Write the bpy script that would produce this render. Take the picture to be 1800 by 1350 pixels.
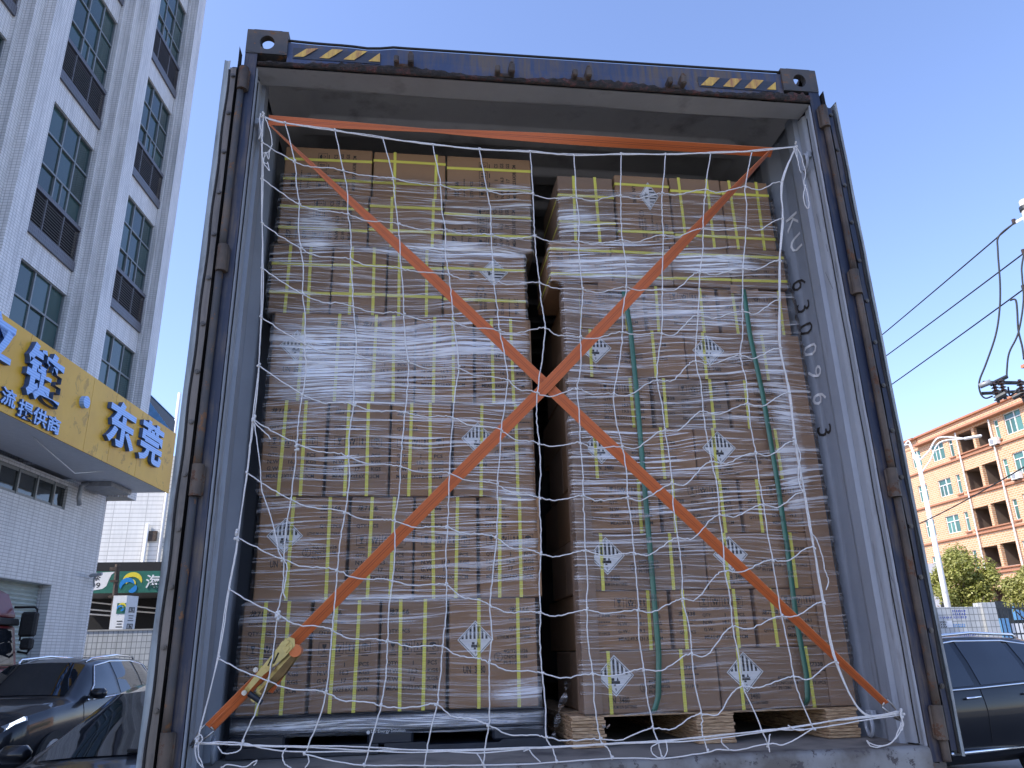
import bpy, bmesh, math, random
from mathutils import Vector, Matrix
R = math.radians
random.seed(7)
sc = bpy.context.scene
for o in list(bpy.data.objects): bpy.data.objects.remove(o)
C = sc.collection

# ------------------------------------------------------------------ camera
CAMF, CAMP = 1340.0, Vector((-.50894, -2.55426, .49263))
YAW, PIT, ROL = .1307, .33567, -.02405
FW = Vector((math.sin(YAW)*math.cos(PIT), math.cos(YAW)*math.cos(PIT), math.sin(PIT)))
r0 = FW.cross(Vector((0, 0, 1))).normalized(); u0 = r0.cross(FW)
RT = r0*math.cos(ROL) + u0*math.sin(ROL); UP = -r0*math.sin(ROL) + u0*math.cos(ROL)
cd = bpy.data.cameras.new('camera'); cam = bpy.data.objects.new('camera', cd); C.objects.link(cam)
cd.sensor_width = 36; cd.lens = CAMF/1800*36; cd.clip_start = .05; cd.clip_end = 3000
m = Matrix.Identity(4)
for i in range(3): m[i][0], m[i][1], m[i][2], m[i][3] = RT[i], UP[i], -FW[i], CAMP[i]
cam.matrix_world = m; sc.camera = cam

# ------------------------------------------------------------------ sky, sun, exposure
SUN = Vector((-.68, -.22, .70)).normalized()
w = bpy.data.worlds.new('World'); sc.world = w; w.use_nodes = True
nt = w.node_tree; bg = nt.nodes['Background']
sky = nt.nodes.new('ShaderNodeTexSky'); sky.sky_type = 'NISHITA'; sky.sun_disc = False
sky.sun_elevation = math.asin(SUN.z); sky.sun_rotation = math.atan2(SUN.x, SUN.y)
sky.air_density = 1.0; sky.dust_density = .8; sky.ozone_density = 4.2; sky.altitude = 0
tint = nt.nodes.new('ShaderNodeMix'); tint.data_type = 'RGBA'; tint.blend_type = 'MULTIPLY'; tint.inputs[0].default_value = 1; tint.inputs[7].default_value = (1.12, .995, 1.05, 1)   # the photograph's lavender daylight, one tint over the whole sky
nt.links.new(sky.outputs[0], tint.inputs[6]); nt.links.new(tint.outputs[2], bg.inputs[0]); bg.inputs[1].default_value = .13
sl = bpy.data.lights.new('sun', 'SUN'); sl.energy = 2.4; sl.angle = R(.53); sl.color = (1, .95, .87)
so = bpy.data.objects.new('sun', sl); C.objects.link(so); so.rotation_euler = SUN.to_track_quat('Z', 'Y').to_euler()
so.location = (0, 0, 40)
vs = sc.view_settings; vs.view_transform = 'Standard'; vs.look = 'None'; vs.gamma = 1; vs.use_curve_mapping = False
vs.exposure = 1.42
GZ = -1.15                                   # the ground; z = 0 is the underside of the container

# ------------------------------------------------------------------ helpers
def ray(px, py): return (FW + RT*((px-900)/CAMF) + UP*((675-py)/CAMF)).normalized()
def at(px, py, x=None, y=None, z=None):
    d = ray(px, py)
    t = (y-CAMP.y)/d.y if y is not None else (x-CAMP.x)/d.x if x is not None else (z-CAMP.z)/d.z
    return CAMP + d*t
def tag(o, label=None, cat=None, group=None, kind=None):
    if label: o['label'] = label
    if cat: o['category'] = cat
    if group: o['group'] = group
    if kind: o['kind'] = kind
    return o
def thing(name, label, cat, loc=(0, 0, 0), rz=0, group=None):
    o = bpy.data.objects.new(name, None); C.objects.link(o); o.location = loc; o.rotation_euler = (0, 0, rz)
    o.empty_display_size = .2
    return tag(o, label, cat, group)
def rootloc(o):
    v = Vector()
    while o: v += o.location; o = o.parent
    return v
def link(name, me, parent=None, mat=None, loc=None):
    o = bpy.data.objects.new(name, me); C.objects.link(o); o.parent = parent
    if mat: me.materials.append(mat)
    if loc is not None: o.location = loc
    return o
def copy_tree(o, parent=None):
    c = o.copy(); C.objects.link(c); c.parent = parent
    for ch in list(o.children): copy_tree(ch, c)
    return c
class MB:
    def __init__(s): s.v = []; s.f = []; s.m = []; s.cur = 0
    def add(s, vs, fs):
        b = len(s.v); s.v += [tuple(p) for p in vs]
        for f in fs: s.f.append([b+i for i in f]); s.m.append(s.cur)
        return s
    def quad(s, a, b, c, d): return s.add([a, b, c, d], [(0, 1, 2, 3)])
    def poly(s, pts): return s.add(pts, [tuple(range(len(pts)))])
    def box(s, x0, x1, y0, y1, z0, z1, c=0):
        return s.obox(Vector(((x0+x1)/2, (y0+y1)/2, (z0+z1)/2)), Vector((abs(x1-x0)/2, 0, 0)), Vector((0, abs(y1-y0)/2, 0)), Vector((0, 0, abs(z1-z0)/2)), c)
    def obox(s, o, X, Y, Z, c=0):
        o, X, Y, Z = Vector(o), Vector(X), Vector(Y), Vector(Z)
        if c <= 0:
            vs = [o+X*i+Y*j+Z*k for k in (-1, 1) for j in (-1, 1) for i in (-1, 1)]
            return s.add(vs, [(0, 2, 3, 1), (4, 5, 7, 6), (0, 1, 5, 4), (2, 6, 7, 3), (0, 4, 6, 2), (1, 3, 7, 5)])
        ax = [X, Y, Z]; ln = [a.length for a in ax]; un = [a/l for a, l in zip(ax, ln)]
        vs = []; idx = {}
        for sx in (-1, 1):
            for sy in (-1, 1):
                for sz in (-1, 1):
                    for k in range(3):
                        p = o.copy()
                        for j, sg in enumerate((sx, sy, sz)): p += un[j]*sg*(ln[j] - (0 if j == k else min(c, ln[j]*.9)))
                        idx[(sx, sy, sz, k)] = len(vs); vs.append(p)
        fs = []
        for k in range(3):
            for sg in (-1, 1):
                q = []
                for a, b in ((-1, -1), (1, -1), (1, 1), (-1, 1)):
                    t = [0, 0, 0]; t[k] = sg; t[(k+1) % 3] = a; t[(k+2) % 3] = b; q.append(idx[(*t, k)])
                fs.append(q if sg > 0 else q[::-1])
        for k in range(3):
            a, b = (k+1) % 3, (k+2) % 3
            for sa in (-1, 1):
                for sb in (-1, 1):
                    q = []
                    for e, fa in ((-1, a), (1, a), (1, b), (-1, b)):
                        t = [0, 0, 0]; t[k] = e; t[a] = sa; t[b] = sb; q.append(idx[(*t, fa)])
                    fs.append(q if sa*sb < 0 else q[::-1])
        for sx in (-1, 1):
            for sy in (-1, 1):
                for sz in (-1, 1):
                    q = [idx[(sx, sy, sz, k)] for k in range(3)]; fs.append(q if sx*sy*sz > 0 else q[::-1])
        return s.add(vs, fs)
    def tube(s, pts, r, n=6, closed=False, rs=None):
        pts = [Vector(p) for p in pts]; N = len(pts); vs = []; prev = None
        for i, p in enumerate(pts):
            a = pts[i-1] if (i > 0 or closed) else p; b = pts[(i+1) % N] if (i < N-1 or closed) else p
            t = (b-a); t = t.normalized() if t.length > 1e-9 else Vector((0, 0, 1))
            if prev is None: prev = t.orthogonal().normalized()
            nn = (prev - t*prev.dot(t)); nn = nn.normalized() if nn.length > 1e-6 else t.orthogonal().normalized(); prev = nn
            bb = t.cross(nn); rr = rs[i] if rs else r
            vs += [p + (nn*math.cos(2*math.pi*k/n) + bb*math.sin(2*math.pi*k/n))*rr for k in range(n)]
        fs = []
        for i in range(N if closed else N-1):
            j = (i+1) % N
            fs += [(i*n+k, i*n+(k+1) % n, j*n+(k+1) % n, j*n+k) for k in range(n)]
        if not closed: fs += [tuple(range(n-1, -1, -1)), tuple((N-1)*n+k for k in range(n))]
        return s.add(vs, fs)
    def cyl(s, a, b, r, n=16, r2=None): return s.tube([a, b], r, n, rs=[r, r if r2 is None else r2])
    def prism(s, pts, d):
        d = Vector(d); n = len(pts); p = [Vector(q) for q in pts]
        return s.add(p + [q+d for q in p], [tuple(range(n)), tuple(range(2*n-1, n-1, -1))] + [((i+1) % n, i, n+i, n+(i+1) % n) for i in range(n)])
    def grid(s, fn, nu, nv):
        vs = [fn(i/nu, j/nv) for j in range(nv+1) for i in range(nu+1)]
        return s.add(vs, [(j*(nu+1)+i, j*(nu+1)+i+1, (j+1)*(nu+1)+i+1, (j+1)*(nu+1)+i) for j in range(nv) for i in range(nu)])
    def ball(s, c, r, n=8):
        c = Vector(c); vs = [c+Vector((0, 0, r))]; m_ = n//2
        for j in range(1, m_):
            th = math.pi*j/m_
            vs += [c+Vector((math.sin(th)*math.cos(2*math.pi*i/n), math.sin(th)*math.sin(2*math.pi*i/n), math.cos(th)))*r for i in range(n)]
        vs.append(c-Vector((0, 0, r))); L = len(vs)-1
        fs = [(0, 1+i, 1+(i+1) % n) for i in range(n)]
        for j in range(m_-2): fs += [(1+j*n+i, 1+(j+1)*n+i, 1+(j+1)*n+(i+1) % n, 1+j*n+(i+1) % n) for i in range(n)]
        fs += [(L, 1+(m_-2)*n+(i+1) % n, 1+(m_-2)*n+i) for i in range(n)]
        return s.add(vs, fs)
    def mesh(s, name, mats=None, org=(0, 0, 0), smooth=False, ang=None):
        me = bpy.data.meshes.new(name); ox, oy, oz = org
        me.from_pydata([(x-ox, y-oy, z-oz) for x, y, z in s.v], [], s.f); me.validate()
        if mats is not None:
            for mm in (mats if isinstance(mats, (list, tuple)) else [mats]): me.materials.append(mm)
            if len(s.m) == len(me.polygons) and any(s.m): me.polygons.foreach_set('material_index', s.m)
        if smooth:
            me.polygons.foreach_set('use_smooth', [True]*len(me.polygons))
            if ang: me.set_sharp_from_angle(angle=R(ang))
        me.update(); return me
    def build(s, name, mats, parent=None, world=True, smooth=False, ang=None, fix=False):
        org = rootloc(parent) if (parent and world) else (0, 0, 0)
        me = s.mesh(name, mats, org, smooth, ang)
        if fix:
            b = bmesh.new(); b.from_mesh(me); bmesh.ops.recalc_face_normals(b, faces=b.faces); b.to_mesh(me); b.free()
        return link(name, me, parent)
def part(name, mat, parent, *boxes, c=0, world=True):
    b = MB()
    for q in boxes: b.box(*q, c=c)
    return b.build(name, mat, parent, world)
def struct(o): o['kind'] = 'structure'; return o

# ---- text: one flat or extruded mesh from the built-in font
_tc = {}
def text_mesh(s, bold=0, ext=0, res=2, bevel=0):
    k = (s, bold, ext, res, bevel)
    if k in _tc: return _tc[k]
    cu = bpy.data.curves.new('t', 'FONT'); cu.body = s; cu.size = 1; cu.offset = bold; cu.extrude = ext; cu.resolution_u = res
    cu.bevel_depth = bevel; cu.bevel_resolution = 0
    ob = bpy.data.objects.new('t', cu); C.objects.link(ob)
    dg = bpy.context.evaluated_depsgraph_get(); me = bpy.data.meshes.new_from_object(ob.evaluated_get(dg))
    vs = [tuple(v.co) for v in me.vertices]; fs = [tuple(p.vertices) for p in me.polygons]
    bpy.data.objects.remove(ob); bpy.data.curves.remove(cu); bpy.data.meshes.remove(me)
    xs = [v[0] for v in vs] or [0]; ys = [v[1] for v in vs] or [0]
    _tc[k] = (vs, fs, min(xs), max(xs), min(ys), max(ys)); return _tc[k]
def put_text(mb, s, fn, x=0, z=0, h=None, w=None, bold=0, ext=0, bevel=0, align='l', res=2):
    """lays text into mb; fn(a, b, d) maps text-plane coordinates to 3-D"""
    vs, fs, a0, a1, b0, b1 = text_mesh(s, bold, ext, res, bevel)
    sz = h/(b1-b0); sx = sz if w is None else w/(a1-a0)
    off = 0 if align == 'l' else -(a1-a0)*sx/2 if align == 'c' else -(a1-a0)*sx
    mb.add([fn(x+off+(v[0]-a0)*sx, z+(v[1]-b0)*sz, v[2]) for v in vs], fs)

# ------------------------------------------------------------------ materials
class NT:
    def __init__(s, name):
        s.m = bpy.data.materials.new(name); s.m.use_nodes = True; s.t = s.m.node_tree; s.b = s.t.nodes['Principled BSDF']
        s.co = s.t.nodes.new('ShaderNodeTexCoord').outputs['Object']
    def n(s, typ, ins={}, **kw):
        q = s.t.nodes.new('ShaderNode'+typ)
        for k, v in kw.items(): setattr(q, k, v)
        for k, v in ins.items():
            if hasattr(v, 'is_linked'): s.t.links.new(v, q.inputs[k])
            else: q.inputs[k].default_value = v
        return q
    def lk(s, a, b): s.t.links.new(a, b)
    def noise(s, scale=5, det=4, rough=.55, vec=None, dist=0):
        return s.n('TexNoise', {'Vector': vec or s.co, 'Scale': scale, 'Detail': det, 'Roughness': rough, 'Distortion': dist}).outputs['Fac']
    def ramp(s, fac, stops):
        q = s.n('ValToRGB', {'Fac': fac}); e = q.color_ramp.elements
        while len(e) < len(stops): e.new(.5)
        for el, (p, c) in zip(e, stops):
            el.position = p; el.color = (*c, 1) if isinstance(c, (tuple, list)) else (c, c, c, 1)
        return q.outputs['Color']
    def mix(s, fac, a, b, mode='MIX'):
        q = s.n('Mix', data_type='RGBA', blend_type=mode)
        for i, v in ((0, fac), (6, a), (7, b)):
            if hasattr(v, 'is_linked'): s.lk(v, q.inputs[i])
            else: q.inputs[i].default_value = (*v, 1) if isinstance(v, (tuple, list)) else v
        return q.outputs[2]
    def math(s, op, a, b=0, clamp=False):
        q = s.n('Math', {0: a, 1: b}, operation=op); q.use_clamp = clamp; return q.outputs[0]
    def map(s, scale=(1, 1, 1), rot=(0, 0, 0), loc=(0, 0, 0), vec=None):
        return s.n('Mapping', {'Vector': vec or s.co, 'Scale': scale, 'Rotation': rot, 'Location': loc}).outputs[0]
    def bump(s, h, st=.3, dist=.02): s.lk(s.n('Bump', {'Height': h, 'Strength': st, 'Distance': dist}).outputs[0], s.b.inputs['Normal'])
    def col(s, c):
        if hasattr(c, 'is_linked'): s.lk(c, s.b.inputs['Base Color'])
        else: s.b.inputs['Base Color'].default_value = (*c, 1)
    def set(s, **k):
        for a, v in k.items():
            i = s.b.inputs[a.replace('_', ' ')]
            if hasattr(v, 'is_linked'): s.lk(v, i)
            else: i.default_value = v
def simple(name, c, rough=.6, metal=0, var=.18, scale=8, bump=0, spec=.5, coat=0):
    t = NT(name)
    d = tuple(x*(1-var) for x in c); l = tuple(min(1, x*(1+var)) for x in c)
    nz = t.noise(scale, 5, .6)
    t.col(t.ramp(nz, [(.3, d), (.7, l)]) if var else c); t.set(Roughness=rough, Metallic=metal)
    t.b.inputs['Specular IOR Level'].default_value = spec
    if coat: t.set(Coat_Weight=coat, Coat_Roughness=.03)
    if bump: t.bump(t.noise(scale*6, 4), bump, .01)
    return t.m
def painted(name, c, dirt=(.1, .075, .055), rust=(.13, .05, .02), amt=.45, ramt=.62, rough=.5, streak=True, scale=3):
    """weathered paint: vertical streaks of grime, rust breaking through, scuffs"""
    t = NT(name)
    n1 = t.noise(scale, 6, .65); st = t.noise(9, 5, .6, vec=t.map((6, 6, .5))) if streak else t.noise(7, 5)
    base = t.mix(t.ramp(n1, [(.3, 0), (.75, 1)]), tuple(x*.86 for x in c), tuple(min(1, x*1.1) for x in c))
    g = t.mix(t.ramp(t.math('MULTIPLY', st, n1), [(amt-.17, 0), (amt, 1)]), base, dirt)
    rn = t.noise(scale*4, 8, .75); rm = t.ramp(rn, [(ramt, 0), (ramt+.03, 1)])
    rc = t.ramp(t.noise(40, 4), [(.3, tuple(x*.5 for x in rust)), (.7, tuple(x*1.7 for x in rust))])
    t.col(t.mix(rm, g, rc)); t.set(Roughness=t.math('ADD', rough, t.math('MULTIPLY', rm, .35)), Metallic=0)
    t.bump(t.math('SUBTRACT', t.noise(30, 5), t.math('MULTIPLY', rm, .6)), .25, .006)
    return t.m
def tiles(name, w, h, c1, c2, grout, rough=.35, offs=0, mortar=.004, dirt=.5):
    t = NT(name); sep = t.n('SeparateXYZ', {0: t.co})
    x = t.math('ADD', sep.outputs[0], sep.outputs[1])
    v = t.n('CombineXYZ', {0: x, 1: sep.outputs[2], 2: 0.0}).outputs[0]
    b = t.n('TexBrick', {'Vector': v, 'Color1': (*c1, 1), 'Color2': (*c2, 1), 'Mortar': (*grout, 1), 'Scale': 1, 'Mortar Size': mortar, 'Mortar Smooth': .1, 'Bias': 0, 'Brick Width': w, 'Row Height': h}, offset=offs, squash=1)
    st = t.noise(1.5, 6, .65, vec=t.map((3, 3, .35)))
    t.col(t.mix(t.ramp(st, [(.45, 0), (.8, dirt)]), b.outputs[0], tuple(x*.55 for x in grout)))
    t.set(Roughness=rough); t.bump(t.math('SUBTRACT', 1, b.outputs['Fac']), .5, .004)
    return t.m
M = {}
M['asphalt'] = simple('yard_concrete', (.22, .205, .183), .85, var=.25, scale=1.3, bump=.4)
M['concrete'] = simple('concrete', (.34, .33, .31), .85, var=.15, scale=2, bump=.3)
M['blue_paint'] = painted('container_blue', (.012, .018, .042), amt=.40, ramt=.655)
M['blue_header'] = painted('header_blue', (.030, .048, .105), amt=.36, ramt=.69, scale=2)
M['grey_paint'] = painted('container_grey', (.33, .36, .40), dirt=(.16, .155, .15), amt=.46, ramt=.735)
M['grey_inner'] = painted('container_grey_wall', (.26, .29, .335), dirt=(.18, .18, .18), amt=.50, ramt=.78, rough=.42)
M['roof_grey'] = painted('container_roof_grey', (.30, .305, .31), dirt=(.13, .13, .13), amt=.46, ramt=.80, streak=False)
M['rust'] = painted('rusty_steel', (.045, .035, .030), amt=.36, ramt=.55, rust=(.085, .042, .024), rough=.7, streak=False, scale=6)
M['casting'] = painted('casting_steel', (.050, .050, .052), amt=.40, ramt=.57, rust=(.12, .06, .03), rough=.65, streak=False, scale=5)
M['gasket'] = simple('black_rubber', (.014, .013, .012), .75, var=.5, scale=30, bump=.5)
t = NT('torn_gasket'); nz = t.noise(26, 8, .8)
t.col(t.ramp(nz, [(.38, (.012, .011, .011)), (.52, (.035, .027, .022)), (.6, (.10, .03, .025)), (.72, (.16, .14, .12))])); t.set(Roughness=.85); t.bump(nz, .9, .02); M['torn'] = t.m
M['door_edge'] = painted('door_edge_paint', (.31, .35, .36), dirt=(.12, .12, .12), amt=.37, ramt=.74)
M['tan_strip'] = painted('gasket_strip', (.17, .145, .12), amt=.36, ramt=.66, dirt=(.08, .07, .06))
M['steel'] = simple('bare_steel', (.42, .41, .39), .38, 1, var=.2, scale=20)
M['bolt'] = simple('dull_bolt', (.11, .10, .09), .5, .8, var=.4, scale=40)
M['yellow_decal'] = painted('yellow_decal', (.62, .40, .07), dirt=(.30, .13, .05), amt=.37, ramt=.72, rough=.5)
M['dark_decal'] = simple('dark_decal', (.03, .035, .05), .5, var=.4)
M['floor'] = painted('container_floor', (.24, .22, .19), dirt=(.09, .085, .08), amt=.40, ramt=.76, rust=(.07, .05, .04), rough=.75, streak=False)
M['sill'] = painted('sill_steel', (.22, .225, .225), dirt=(.10, .09, .08), amt=.33, ramt=.56, rust=(.05, .045, .045), rough=.6, streak=False, scale=5)
def kraft(name, c):
    t = NT(name); oi = t.n('ObjectInfo').outputs['Random']
    wv = t.noise(3, 5, .6); fib = t.noise(60, 4, .7, vec=t.map((1, 1, 9)))
    k = t.mix(t.ramp(wv, [(.3, 0), (.72, 1)]), tuple(x*.84 for x in c), tuple(x*1.12 for x in c))
    k = t.mix(t.math('MULTIPLY', fib, .35), k, tuple(x*.62 for x in c))
    hs = t.n('HueSaturation', {'Value': t.math('ADD', .84, t.math('MULTIPLY', oi, .3)), 'Saturation': t.math('ADD', .88, t.math('MULTIPLY', oi, .22)), 'Color': k})
    t.col(hs.outputs[0]); t.set(Roughness=.78)
    t.bump(t.math('ADD', t.noise(5, 3), t.math('MULTIPLY', fib, .12)), .35, .012); return t.m
M['kraft'] = kraft('kraft_board', (.32, .195, .113)); M['kraft2'] = kraft('kraft_corner_board', (.33, .215, .14))
M['ink'] = simple('black_ink', (.028, .023, .02), .7, var=.5, scale=60)
M['ink2'] = simple('faint_ink', (.11, .075, .055), .7, var=.4, scale=60)
M['label_white'] = simple('label_white', (.72, .72, .72), .45, var=.05)
t = NT('yellow_strapping'); wv = t.n('TexWave', {'Vector': t.co, 'Scale': 55, 'Distortion': 0}, wave_type='BANDS', bands_direction='Z').outputs['Fac']
t.col(t.mix(t.math('MULTIPLY', wv, .3), (.78, .73, .12), (.62, .57, .07))); t.set(Roughness=.35, Transmission_Weight=.0); t.bump(wv, .3, .003); M['yellow'] = t.m
M['green'] = simple('green_strapping', (.045, .14, .095), .32, var=.2, scale=5)
M['rope'] = simple('white_rope', (.72, .71, .69), .8, var=.08, scale=200, bump=.5)
# orange webbing: stripes run along the length (UV-less: a colour attribute carries the across position)
t = NT('orange_webbing'); at_ = t.n('Attribute', attribute_name='across').outputs['Fac']
st = t.ramp(at_, [(.0, (.55, .15, .035)), (.06, (.55, .15, .035)), (.08, (.30, .06, .012)), (.11, (.50, .108, .016)), (.38, (.50, .108, .016)), (.40, (.14, .03, .008)), (.43, (.14, .03, .008)), (.45, (.50, .108, .016)), (.55, (.50, .108, .016)), (.57, (.14, .03, .008)), (.60, (.14, .03, .008)), (.62, (.50, .108, .016)), (.89, (.50, .108, .016)), (.91, (.30, .06, .012)), (.94, (.55, .15, .035)), (1, (.55, .15, .035))])
wv = t.noise(350, 2, .5); t.col(t.mix(t.math('MULTIPLY', wv, .5), st, (.42, .09, .015))); t.set(Roughness=.6, Sheen_Weight=.15); t.bump(wv, .5, .003); M['web'] = t.m
t = NT('zinc_plated_steel'); nz = t.noise(14, 4, .6); t.col(t.ramp(nz, [(.3, (.16, .11, .035)), (.5, (.33, .28, .13)), (.7, (.24, .22, .12))])); t.set(Roughness=.28, Metallic=1); t.bump(t.noise(60), .1, .003); M['zinc'] = t.m
M['zinc_dark'] = simple('brown_zinc_steel', (.10, .065, .028), .4, .8, var=.4, scale=25)
M['black_plastic'] = simple('black_plastic', (.012, .016, .026), .38, var=.3, scale=6, bump=.1)
t = NT('plywood_edge'); pl = t.noise(14, 4, .6, vec=t.map((2, 2, 26))); t.col(t.ramp(pl, [(.32, (.12, .065, .03)), (.45, (.36, .23, .125)), (.62, (.55, .385, .23)), (.75, (.44, .285, .16))])); t.set(Roughness=.8); t.bump(pl, .5, .006); M['ply'] = t.m
# stretch film: clear, glossy, with milky stretch creases and white glare painted in
def film(name, glare_blobs, dens=0., seed=0.):
    t = NT(name); nt = t.t
    sep = t.n('SeparateXYZ', {0: t.co}); X, Y, Z = sep.outputs; big = t.noise(2.3, 3, .6, vec=t.map(loc=(seed, 0, seed)))
    sk = t.math('ADD', Z, t.math('MULTIPLY', t.noise(1.1, 2, .5, vec=t.map((1, 1, 2.5), loc=(seed*2, 0, 0))), .14))
    sk = t.math('ADD', sk, t.math('MULTIPLY', X, -.03))
    v1 = t.n('CombineXYZ', {0: t.math('MULTIPLY', X, 2.2), 1: Y, 2: t.math('MULTIPLY', sk, 120)}).outputs[0]
    v2 = t.n('CombineXYZ', {0: t.math('MULTIPLY', X, 3.6), 1: Y, 2: t.math('ADD', t.math('MULTIPLY', sk, 230), t.math('MULTIPLY', X, 12))}).outputs[0]
    n1 = t.noise(1, 3, .6, vec=v1); n2 = t.noise(1, 2, .6, vec=v2)
    # slack film and painted glare: white patches where creases crowd together
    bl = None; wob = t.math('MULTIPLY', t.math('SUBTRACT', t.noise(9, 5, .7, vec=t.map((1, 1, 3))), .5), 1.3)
    for x0, z0, rx, rz, am in glare_blobs:
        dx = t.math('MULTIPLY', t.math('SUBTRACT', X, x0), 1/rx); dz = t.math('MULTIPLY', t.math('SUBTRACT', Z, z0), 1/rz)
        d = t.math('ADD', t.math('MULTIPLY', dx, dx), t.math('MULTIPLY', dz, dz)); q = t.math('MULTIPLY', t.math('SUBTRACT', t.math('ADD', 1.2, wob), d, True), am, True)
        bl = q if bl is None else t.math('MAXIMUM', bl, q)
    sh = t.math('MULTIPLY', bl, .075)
    l1 = t.ramp(t.math('ADD', n1, sh), [(.56-dens, 0), (.625-dens, 1)]); l2 = t.ramp(t.math('ADD', n2, sh), [(.585-dens, 0), (.65-dens, 1)])
    low = t.ramp(t.math('MULTIPLY', Z, .4), [(.15, .45), (.46, 1)])      # sparser creases near the pallet
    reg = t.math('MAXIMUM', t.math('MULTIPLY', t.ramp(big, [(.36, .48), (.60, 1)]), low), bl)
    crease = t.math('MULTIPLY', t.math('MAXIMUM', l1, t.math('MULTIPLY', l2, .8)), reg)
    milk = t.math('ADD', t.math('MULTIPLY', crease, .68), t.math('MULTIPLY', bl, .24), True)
    bmp = t.n('Bump', {'Height': t.math('ADD', n1, t.math('ADD', n2, t.noise(7, 3))), 'Strength': .55, 'Distance': .01}).outputs[0]
    tr = t.n('BsdfTransparent', {'Color': (.98, .98, .98, 1)}).outputs[0]
    gl = t.n('BsdfGlossy', {'Color': (1, 1, 1, 1), 'Roughness': .2, 'Normal': bmp}).outputs[0]
    df = t.n('BsdfDiffuse', {'Color': (.86, .855, .85, 1)}).outputs[0]
    milkb = t.n('MixShader', {0: .35, 1: df, 2: gl}).outputs[0]
    fr = t.math('MULTIPLY', t.n('Fresnel', {'IOR': 1.45, 'Normal': bmp}).outputs[0], .7, True)
    a = t.n('MixShader', {0: fr, 1: tr, 2: gl}).outputs[0]
    b = t.n('MixShader', {0: milk, 1: a, 2: milkb}).outputs[0]
    nt.links.new(b, nt.nodes['Material Output'].inputs[0]); nt.nodes.remove(t.b); return t.m
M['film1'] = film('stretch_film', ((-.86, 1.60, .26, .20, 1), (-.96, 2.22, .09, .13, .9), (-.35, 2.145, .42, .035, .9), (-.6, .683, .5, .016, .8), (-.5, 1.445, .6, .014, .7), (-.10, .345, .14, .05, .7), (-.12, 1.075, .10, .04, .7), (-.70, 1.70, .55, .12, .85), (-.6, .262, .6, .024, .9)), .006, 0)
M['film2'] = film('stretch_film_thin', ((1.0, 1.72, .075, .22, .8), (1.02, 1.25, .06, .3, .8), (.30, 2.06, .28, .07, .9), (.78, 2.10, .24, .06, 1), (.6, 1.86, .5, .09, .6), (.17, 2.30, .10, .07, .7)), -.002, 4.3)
M['white_tile'] = tiles('white_tile', .105, .075, (.77, .755, .735), (.71, .695, .675), (.37, .365, .355), mortar=.006, dirt=.55)
M['white_tile2'] = tiles('white_tile_wall', .22, .075, (.64, .635, .625), (.585, .58, .57), (.34, .335, .33), mortar=.008, dirt=.4)
M['cream_tile'] = tiles('cream_tile_wall', .9, .24, (.74, .73, .69), (.70, .69, .65), (.45, .44, .41), mortar=.02, dirt=.3)
M['grey_tile'] = tiles('grey_tile', .08, .10, (.105, .105, .125), (.085, .085, .10), (.16, .16, .175), mortar=.008)
M['fence_tile'] = tiles('fence_tile', .16, .20, (.52, .53, .53), (.46, .47, .48), (.20, .21, .21), mortar=.012)
M['brick'] = tiles('orange_brick', .36, .17, (.58, .315, .16), (.49, .24, .11), (.63, .46, .32), rough=.8, offs=.5, mortar=.03, dirt=.3)
M['orange_trim'] = simple('orange_trim', (.40, .18, .10), .7, var=.15)
M['louvre'] = simple('louvre_dark', (.13, .125, .13), .5, .2, var=.2)
M['balcony'] = simple('balcony_shade', (.10, .075, .06), .9, var=.2, scale=1)  # recess shade painted as a dark colour on the balcony linings
M['void'] = simple('dark_void', (.012, .012, .013), .9, var=.1)
def glass(name, c, rough=.06, met=0., spec=.8, var=.35, sc_=.6):
    t = NT(name); nz = t.noise(sc_, 2); oi = t.n('ObjectInfo').outputs['Random']
    v = t.math('ADD', nz, t.math('MULTIPLY', t.math('SUBTRACT', oi, .5), .5))
    t.col(t.ramp(v, [(.25, tuple(x*(1-var) for x in c)), (.75, tuple(x*(1+var) for x in c))])); t.set(Roughness=rough, Metallic=met)
    t.b.inputs['Specular IOR Level'].default_value = spec; t.bump(t.noise(1.2, 2), .04, .05); return t.m
M['green_glass'] = glass('green_glass', (.028, .062, .058)); M['dark_glass'] = glass('dark_glass', (.02, .025, .026))
M['o_glass'] = glass('far_green_glass', (.06, .16, .135), .12)
M['car_glass'] = glass('car_glass', (.010, .012, .015), .02, spec=1.0, var=.15)
M['alu'] = simple('window_frame_grey', (.22, .24, .245), .45, .3, var=.1)
M['white_frame'] = simple('white_frame', (.72, .72, .70), .5, var=.08)
t = NT('yellow_signboard'); n1 = t.noise(.9, 5, .6, vec=t.map((1, 1, .6))); n2 = t.noise(2.4, 6, .7, dist=.6)
t.col(t.mix(t.ramp(n2, [(.56, 0), (.60, .6), (.8, .5)]), t.ramp(n1, [(.3, (.64, .34, .020)), (.7, (.76, .44, .035))]), (.36, .19, .012))); t.set(Roughness=.45); M['sign_yellow'] = t.m
t = NT('blue_letter_face'); wv = t.n('TexWave', {'Vector': t.co, 'Scale': 5.5, 'Distortion': .2}, wave_type='BANDS', bands_direction='Z').outputs['Fac']
t.col(t.mix(wv, (.22, .40, .80), (.36, .56, .92))); t.set(Roughness=.35); M['letter_blue'] = t.m
M['letter_side'] = simple('letter_side_blue', (.05, .10, .22), .5)
M['shutter'] = simple('roller_shutter', (.42, .46, .42), .5, .1, var=.12, scale=3)
M['grey_metal'] = simple('grey_metal', (.33, .34, .35), .5, .3)
M['blue_sheet'] = simple('blue_sheet', (.10, .26, .48), .45, var=.15)
M['green_sign'] = simple('green_sign', (.02, .135, .10), .45, var=.12)
M['white_sign'] = simple('white_sign', (.72, .73, .74), .45, var=.06)
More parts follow.
